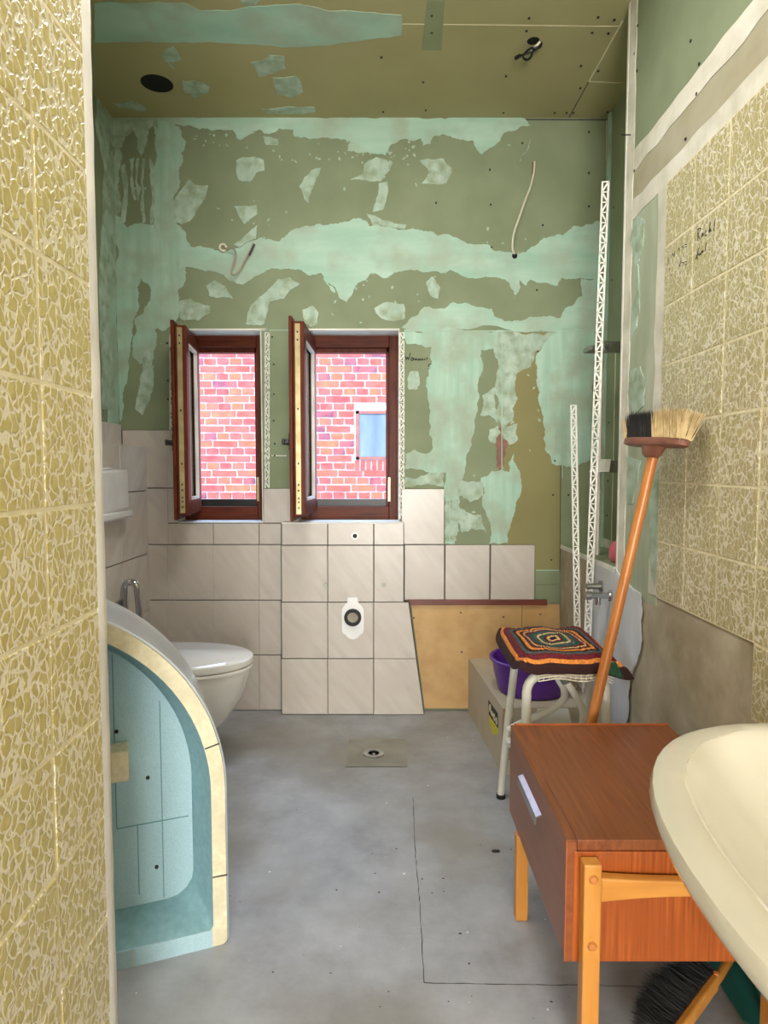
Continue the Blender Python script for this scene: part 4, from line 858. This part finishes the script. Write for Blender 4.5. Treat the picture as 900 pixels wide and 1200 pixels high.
MB().tube([(.578, yc_, .525), (.578, yc_, .42), (.60, yc_, .38), (.66, yc_, .37), (.70, yc_, .40), (XR - .003, yc_, .41)], .017, 14).build('trap', 'chrome', sk, True)

# ------------------------------------------------------------------ cardboard box with purple bowl
bx = [Vector((.425, 2.32, 0)), Vector((.383, 2.955, 0)), Vector((.775, 2.955, 0)), Vector((.785, 2.33, 0))]
cbx = thing('cardboard_box', (.58, 2.64, 0), 'pale cardboard box with a yellow and black label under the purple bowl', 'box')
MB().prism(bx, (0, 0, ZBX - .004)).build('carton', 'cardboard', cbx)
MB().prism([p + Vector((0, 0, ZBX - .0035)) for p in bx], (0, 0, .0035)).build('lid_flap', 'cardboard', cbx)
fd = (bx[1] - bx[0]).normalized(); fn = Vector((-fd.y, fd.x, 0)) * 1.0
B((.4245, 2.308, .06), (.452, 2.3195, ZBX - .002)).build('torn_edge', 'cardboard_edge', cbx)
MB().prism([(.55, 2.318, ZBX - .004), (.66, 2.318, ZBX - .004), (.66, 2.20, .15), (.50, 2.20, .15)], (0, .002, .003)).build('front_flap', 'white_plaster', cbx)
def lab(px, py): # on the left face of the box
    r = ray(px, py); c_ = Vector((0, 0, CAMH)); n_ = Vector((-fd.y, fd.x, 0)); t_ = (bx[0] - c_).dot(n_) / r.dot(n_); return c_ + r * t_
nl = Vector((-fd.y, fd.x, 0)); nl = nl if nl.x < 0 else -nl
lc = lambda x, y: lab(560 + x / 15, 790 + y / 15)
lbk = MB().prism([lc(185, 450), lc(352, 690), lc(358, 950), lc(200, 715)], nl * .0012).build('label_panel', 'label_black', cbx)
MB().prism([lc(198, 722), lc(357, 955), lc(345, 1075), lc(280, 1060), lc(215, 930), lc(200, 830)], nl * .0010).build('label_panel', 'label_yellow', cbx)
m = MB(); off = nl * .0018
for st in ([(210, 560), (215, 650)], [(210, 560), (232, 545), (236, 615), (215, 605)], [(222, 610), (244, 700)], [(250, 655), (252, 735)], [(250, 660), (268, 690), (270, 750)], [(285, 700), (286, 780)], [(285, 705), (305, 735)], [(286, 780), (308, 805)], [(322, 770), (324, 850)], [(322, 775), (342, 790), (344, 870), (324, 850)]):
    P = [lc(*p) + off for p in st]
    for i in range(len(P) - 1): m.bar(P[i], P[i+1], fd if abs(P[i].z - P[i+1].z) > .01 else Zv, .010, .0008)
m.build('label_lettering', 'foam_cream', cbx)
bc = Vector((.572, 2.515, ZBX))
bo = thing('plastic_bowl', bc, 'round purple plastic washing-up bowl standing on the cardboard box', 'bowl')
def circ(r, z, n=40): return [(bc.x + r * math.cos(2*math.pi*k/n), bc.y + r * math.sin(2*math.pi*k/n), bc.z + z) for k in range(n)]
MB().loops([circ(.115, .001), circ(.128, .006), circ(.145, .07), circ(.154, .128), circ(.150, .128), circ(.140, .07), circ(.120, .012), circ(.02, .010)]).build('body', 'purple_plastic', bo, True)
MB().loops([circ(.154, .122), circ(.162, .122), circ(.164, .130), circ(.158, .134), circ(.151, .130), circ(.154, .122)], False, False).build('rim', 'purple_plastic', bo, True)

# ------------------------------------------------------------------ stool with crocheted cushion
SF, SBk, SZ = 1.86, 2.19, .535
sx0, sx1 = .405, .660
st = thing('step_stool', ((sx0 + sx1) / 2, (SF + SBk) / 2, 0), 'white tubular metal stool between the cardboard box and nightstand', 'stool')
B((sx0 + .005, SF + .01, SZ - .010), (sx1 + .005, SBk - .01, SZ + .006)).build('seat', 'white_metal', st, bevel=.006)
def U_frame(Y, xa, xb, splay, zt_, r=.0125, ys=0, rad=.055):
    P = [Vector((xa - splay, Y + ys, .012)), Vector((xa - splay * .5, Y + ys * .5, zt_ * .5)), Vector((xa, Y, zt_ - rad))]
    P += [Vector((xa + rad - rad * math.cos(math.pi / 2 * k / 6), Y, zt_ - rad + rad * math.sin(math.pi / 2 * k / 6))) for k in range(1, 7)]
    P += [Vector((xb - rad + rad * math.sin(math.pi / 2 * k / 6), Y, zt_ - rad + rad * math.cos(math.pi / 2 * k / 6))) for k in range(0, 7)]
    P += [Vector((xb + splay * .5, Y + ys * .5, zt_ * .5)), Vector((xb + splay, Y + ys, .012))]
    return MB().tube(P, r, 12)
U_frame(SF + .012, .412, .640, .006, SZ - .022, .0135, -.02).build('leg_frame', 'white_metal', st, True)
ft = onZ(587, 935, 0)
U_frame(2.125, .428, .665, .036, SZ - .012, .0125, .028).build('leg_frame', 'white_metal', st, True)
for x, y in ((.406, SF - .008), (.646, SF - .008), (.392, 2.153), (.701, 2.153)): MB().disc((x, y, .0), (0, 0, 1), .0150, .014, 12).build('rubber_foot', 'black_rubber', st, True)
# folded step frame between the legs
Ys = 2.0
P = curve([onY(649, 786, Ys), onY(655, 797, Ys), onY(661, 808, Ys), onY(660, 820, Ys), onY(648, 830, Ys), onY(625, 841, Ys), onY(606, 850, Ys), onY(596, 856, Ys)], 6); MB().tube(P, .011, 12).build('step_tube', 'white_metal', st, True)
P = curve([onY(660, 790, Ys - .05), onY(666, 802, Ys - .05), onY(676, 818, Ys - .05), onY(683, 834, Ys - .05), onY(682, 850, Ys - .05), onY(674, 866, Ys - .05)], 6); MB().tube(P, .011, 12).build('step_tube', 'white_metal', st, True)
MB().tube([onY(657, 786, Ys - .05), onY(664, 799, Ys - .05)], .016, 14).build('ferrule', 'galvanised', st, True)
B((.40, SF + .02, .17), (.65, SF + .035, .195)).build('stretcher', 'white_metal', st)
B((.40, 2.09, .20), (.425, 2.14, .215)).build('stretcher', 'white_metal', st)
# crochet cover: every row of stitches is a ridge of its own
cu = thing('crochet_cushion', ((sx0 + sx1) / 2, (SF + SBk) / 2, SZ + .006), 'square crocheted cushion in maroon, orange and green rows on the stool', 'cushion')
ccx, ccy = (sx0 + sx1) / 2 - .006, (SF + SBk) / 2; hwx, hwy = .150, .195
def drape(u, v):
    """u, v in -1..1 over the cushion; returns a point"""
    x = ccx + u * hwx + .012 * v * .0; y = ccy + v * hwy
    z = SZ + .034 + .006 * math.cos(u * 1.5) * math.cos(v * 1.5)
    e = max(abs(u), abs(v)); 
    if e > .80: z -= .026 * ((e - .80) / .2) ** 1.6
    if u > .55 and v < -.45: k_ = min(1, (u - .55) / .45) * min(1, (-v - .45) / .55); z -= .045 * k_; x += .050 * k_
    if u < -.8 and v < -.6: z -= .006
    z += .004 * math.sin(u * 7 + v * 3)
    return Vector((x, y, z))
def rs_ring(e, n=96):
    out = []
    for k in range(n):
        t = 2 * math.pi * k / n; c_, s_ = math.cos(t), math.sin(t); p = 2 / 7.0
        out.append((e * math.copysign(abs(c_) ** p, c_), e * math.copysign(abs(s_) ** p, s_)))
    return out
seq = [('dark', .07), ('cream', .12), ('maroon', .17), ('green', .25), ('cream', .29), ('slate', .36), ('teal', .44), ('maroon', .51), ('cream', .535), ('brown', .60), ('orange', .67), ('dark', .72), ('slate', .79), ('maroon', .90), ('orange', .955), ('dark', 1.03)]
pe = 0.0
for col, e in seq:
    ls = []; n = 96 if e < .5 else 160
    K = 5
    for j in range(K + 1):
        f_ = j / K; ee = pe + (e - pe) * f_; hump = .0045 * math.sin(math.pi * f_) - .001
        ring_ = []
        for k, (u, v) in enumerate(rs_ring(max(ee, .002), n)):
            p = drape(u, v); st_ = 1 + .45 * math.sin(k * math.pi) if False else (1.25 if k % 4 < 2 else .6)
            ring_.append(p + Vector((0, 0, hump * st_)))
        ls.append(ring_)
    MB().loops(ls, pe == 0, False).build('crochet_row', 'yarn_' + col, cu, True)
    pe = e
# side and underside of the cushion
ls = []
for f_, e in ((0, 1.03), (.35, 1.045), (.7, 1.03), (1, .97)):
    ls.append([Vector((p.x, p.y, max(p.z - .016 * f_, SZ + .0065 if (abs(p.x - (sx0+sx1)/2 - .005) < .13 and abs(p.y - ccy) < .16) else 0))) for p in (drape(u, v) for u, v in rs_ring(e, 96))])
MB().loops(ls, False, False).build('cushion_side', 'yarn_dark', cu, True)
P = [drape(u, -1.02) + Vector((0, -.002, -.014)) for u in [-.62 + .1 * k for k in range(14)]]
m = MB()
for k in range(len(P) - 1):
    for dz in (0, .008, .016): m.tube([P[k] - Vector((0, 0, dz)), P[k+1] - Vector((0, 0, dz))], .0018, 5, False)
    m.tube([P[k], P[k] - Vector((0, 0, .016))], .0016, 5, False)
m.build('net_edge', 'cable_white', cu)
g0, g1, g2 = onY(712, 777, 1.80), onY(722, 776, 1.80), onY(731, 795, 1.80); g3 = onY(713, 790, 1.80)
MB().prism([g0, g1, g2, g3], (0, .006, 0)).build('lining_corner', 'yarn_green', cu)

# ------------------------------------------------------------------ broom leaning on the right wall
Yb_ = 1.765
foot = Vector((.455, Yb_, .002)); p1 = onY(697, 830, Yb_ - .0); p2 = onY(766, 532, Yb_); dd = (p2 - p1).normalized(); foot = p1 - dd * ((p1.z - .013) / dd.z)
br = thing('broom', foot, 'wooden broom standing upside down against the tiled right wall', 'broom')
MB().tube([foot, foot + dd * .01, p1, p2 + dd * .01], [.010, .0135, .0140, .0135], 16).build('handle', 'broom_wood', br, True)
e0 = onY(734, 524, 1.905); e1 = onY(803, 526, 1.625); ax = (e1 - e0).normalized(); mid = (e0 + e1) / 2 ; mid.z += .004
upv = (dd - ax * dd.dot(ax)).normalized(); sd = ax.cross(upv).normalized(); Lh = (e1 - e0).length
m = MB(); ls = []
for z_, sc in ((0, .90), (.004, 1), (.016, 1), (.020, .96)):
    lp = []
    for k in range(32):
        t = 2 * math.pi * k / 32; c_, s_ = math.cos(t), math.sin(t)
        lp.append(mid + ax * (Lh / 2 * sc * math.copysign(abs(c_) ** .55, c_)) + sd * (.026 * sc * math.copysign(abs(s_) ** .7, s_)) + upv * z_)
    ls.append(lp)
blk = m.loops(ls).build('head_block', 'broom_block', br, True)
MB().loops([[mid + ax * (a_ * math.cos(2*math.pi*k/20)) + sd * (b_ * math.sin(2*math.pi*k/20)) + upv * z_ for k in range(20)] for a_, b_, z_ in ((.020, .017, -.030), (.034, .020, -.022), (.052, .022, .001))]).build('socket', 'broom_block', br, True)
def bristles(name, f0, f1, mat, n, h, rseed, spread, rr=.0011):
    rn = random.Random(rseed); m_ = MB()
    for _ in range(n):
        f_ = rn.uniform(f0, f1); g = rn.uniform(-1, 1); b_ = mid + ax * (f_ * Lh * .94) + sd * g * .020 + upv * .019
        hh = h * rn.uniform(.86, 1.08); tip = b_ + upv * hh + ax * (spread * f_ * hh * 2.0 + rn.uniform(-.006, .006)) + sd * (g * .020 + rn.uniform(-.004, .004))
        a_ = sd; c_ = ax; m_.add([b_ + a_ * rr, b_ - a_ * rr * .5 + c_ * rr, b_ - a_ * rr * .5 - c_ * rr, tip], [(0, 1, 3), (1, 2, 3), (2, 0, 3)])
    return stuff(m_.build(name, mat, br))
bristles('bristles_black', -.42, .06, 'bristle_black', 2600, .070, 1, .10, .0016)
bristles('bristles_cream', .06, .49, 'bristle_cream', 2400, .074, 2, .10, .0016)
bristles('bristles_cream', -.49, -.39, 'bristle_cream', 300, .055, 4, .12)
bristles('bristles_black', .25, .49, 'bristle_black', 200, .078, 3, .16)
bristles('bristles_grey', -.05, .4, 'bristle_grey', 140, .090, 5, .15, .0007)

# ------------------------------------------------------------------ hand brush and dustpan under the basin
dp = thing('dustpan', (.70, 1.36, 0), 'teal plastic dustpan on the floor under the nightstand', 'dustpan')
m = MB(); m.prism([(.715, 1.25, .004), (.790, 1.16, .004), (.790, 1.48, .012), (.715, 1.50, .012)], (0, 0, .004)); m.build('pan', 'teal_plastic', dp)
B((.786, 1.16, .003), (.792, 1.48, .035)).build('side_wall', 'teal_plastic', dp); B((.715, 1.476, .010), (.786, 1.482, .03)).build('rear_wall', 'teal_plastic', dp)
MB().tube([(.745, 1.17, .02), (.775, 1.30, .035)], .008, 10).build('rib', 'teal_plastic', dp, True)
hb_ = thing('hand_brush', (.62, 1.38, 0), 'black-bristled hand brush with wooden handle lying under the nightstand', 'brush')
h0, h1 = onZ(800, 1202, .055), onZ(838, 1150, .06); h2 = onZ(862, 1112, .075); hd = (h1 - h0).normalized(); hs = Vector((-hd.y, hd.x, 0)).normalized()
h00 = h0 - hd * .06
MB().bar(h00, h1, Zv, .030, .016).build('brush_back', 'beech_rail', hb_, bevel=.004)
MB().tube(curve([h1 - hd * .02, h1 + hd * .005, h1 + hd * .03, h2, h2 + hd * .05], 4), .009, 12).build('handle', 'beech_rail', hb_, True)
MB().loops([[h1 + hd * .004 + Vector((r_ * math.cos(2*math.pi*k/12), r_ * math.sin(2*math.pi*k/12), z_ + .0)) for k in range(12)] for r_, z_ in ((.006, .010), (.006, .017), (.002, .019))]).build('rivet', 'broom_wood', hb_, True)
rn = random.Random(9); m = MB()
for _ in range(3800):
    b_ = h00.lerp(h1 + hd * .012, rn.random()) + Vector((0, 0, rn.uniform(-.015, .018))) + hs * .006; k_ = (b_ - h00).length / (h1 - h00).length
    d = (hs + Vector((rn.uniform(-.22, .22), rn.uniform(-.22, .22), rn.uniform(-.28, .28)))).normalized(); tip = b_ + d * .085 * rn.uniform(.8, 1.1) * (.75 + .3 * math.sin(math.pi * min(1, k_))); tip.z = max(tip.z, .002)
    s_ = .0012; m.add([b_ + Zv * s_, b_ - Zv * s_ * .5 + hd * s_, b_ - Zv * s_ * .5 - hd * s_, tip], [(0, 1, 3), (1, 2, 3), (2, 0, 3)])
stuff(m.build('bristles', 'bristle_black', hb_))
bp = onZ(888, 1200, 0)
tag(B((.752, 1.06, 0), (.772, 1.155, .30)).build('wooden_board', 'broom_block', bevel=.002), 'short brown wooden board standing on end below the wash basin', 'board')

# ------------------------------------------------------------------ neighbour's brick wall outside
YW = 6.5; CR, SL = .0722, .2475
m = B((-4.2, YW, -.4), (2.0, YW + .2, 3.6)); 
bw = struct(m.build('wall_neighbour', 'mortar'), 'sunlit red brick wall outside the windows')
wx0, wx1 = onY(417, 500, YW).x, onY(417, 500, YW).x + .34
wz1, wz0 = onY(430, 481.5, YW).z, onY(430, 538.5, YW).z
bricks = []
rb = random.Random(21); row0 = onY(300, 585, YW).z - .0722 * 14
for r in range(48):
    z0 = row0 + r * CR
    if z0 > 3.5: break
    hdr = r % 2 == 0; L_ = SL / 2 if hdr else SL; off_ = (0 if hdr else (SL * .28 if (r // 2) % 2 else -SL * .22)) + rb.uniform(-.012, .012)
    x = -4.1 + off_
    while x < 1.9:
        l = L_; bricks.append((x, z0, l)); x += l
vis = []
rest = MB(); meshes = {}
def bmesh_brick(l, v):
    k = (round(l, 3), v)
    if k in meshes: return meshes[k]
    rr = random.Random(hash(k)); a_, b_ = l / 2 - .007, CR / 2 - .0068; jt = lambda: rr.uniform(-.003, .003)
    outl = [(-a_ + jt(), -b_ + jt()), (0, -b_ + jt()), (a_ + jt(), -b_ + jt()), (a_ + jt(), jt()), (a_ + jt(), b_ + jt()), (0, b_ + jt()), (-a_ + jt(), b_ + jt()), (-a_ + jt(), jt())]
    mm = MB(); mm.prism([(p[0], 0, p[1]) for p in outl], (0, -.012, 0)); me = bpy.data.meshes.new('brick'); me.from_pydata(mm.v, [], mm.f)
    bm = bmesh.new(); bm.from_mesh(me); bmesh.ops.recalc_face_normals(bm, faces=bm.faces); bm.to_mesh(me); bm.free()
    me.materials.append(MATS['brick_%d' % (v % 4)]); meshes[k] = me; return me
cnt = 0
for (x, z0, l) in bricks:
    cxb, czb = x + l / 2, z0 + CR / 2
    if x + l > wx0 - .012 and x < wx1 + .012 and wz0 - .115 < czb < wz1 + .045:
        if x < wx0 - .06: l = wx0 - .012 - x
        elif x + l > wx1 + .06: l = x + l - wx1 - .012; x = wx1 + .012
        else: continue
        cxb = x + l / 2
    inview = (.70 < czb < 2.42) and ((-1.98 < cxb < -1.10) or (-.92 < cxb < .36))
    if inview and cnt < 300:
        cnt += 1; o = bpy.data.objects.new('brick', bmesh_brick(l, rb.choice([0, 0, 0, 1, 1, 2, 2, 3, 4, 5, 6]))); C.objects.link(o)
        o.location = (cxb, YW + .001 + rb.uniform(-.002, .0008), czb); o.parent = bw
    else:
        rest.box((x + .010, YW - .010, z0 + .009), (x + l - .010, YW + .001, z0 + CR - .009))
stuff(rest.build('bricks_beyond', 'brick_0', bw))
for k in range(7):   # soldier course under the small window
    xx = wx0 - .01 + k * .056; o = MB().prism([(xx, YW, wz0 - .105), (xx + .042, YW, wz0 - .105), (xx + .042, YW, wz0 - .008), (xx, YW, wz0 - .008)], (0, -.011, 0)).build('brick', 'brick_%d' % (k % 2), bw)
fw = bpy.data.objects.new('window_3', None); C.objects.link(fw); fw.location = ((wx0 + wx1) / 2, YW, wz0); struct(fw, 'small window with reddish frame in the brick wall')
m = MB(); f_ = .032; m.box((wx0, YW - .02, wz0), (wx0 + f_, YW - .0005, wz1)); m.box((wx1 - f_, YW - .02, wz0), (wx1, YW - .0005, wz1)); m.box((wx0, YW - .02, wz0), (wx1, YW - .0005, wz0 + f_ * .8)); m.box((wx0, YW - .02, wz1 - f_ * .9), (wx1, YW - .0005, wz1)); m.build('frame', 'shutter_frame', fw)
B((wx0 + f_ * .6, YW - .008, wz0 + f_ * .5), (wx1 - f_ * .6, YW - .001, wz1 - f_ * .5)).build('pane', 'far_pane', fw)
struct(B((-12, Y2, -.45), (12, 16, -.40)).build('ground', 'gravel'), 'gravel yard outside')  # unseen gravel sheet, added to bounce daylight
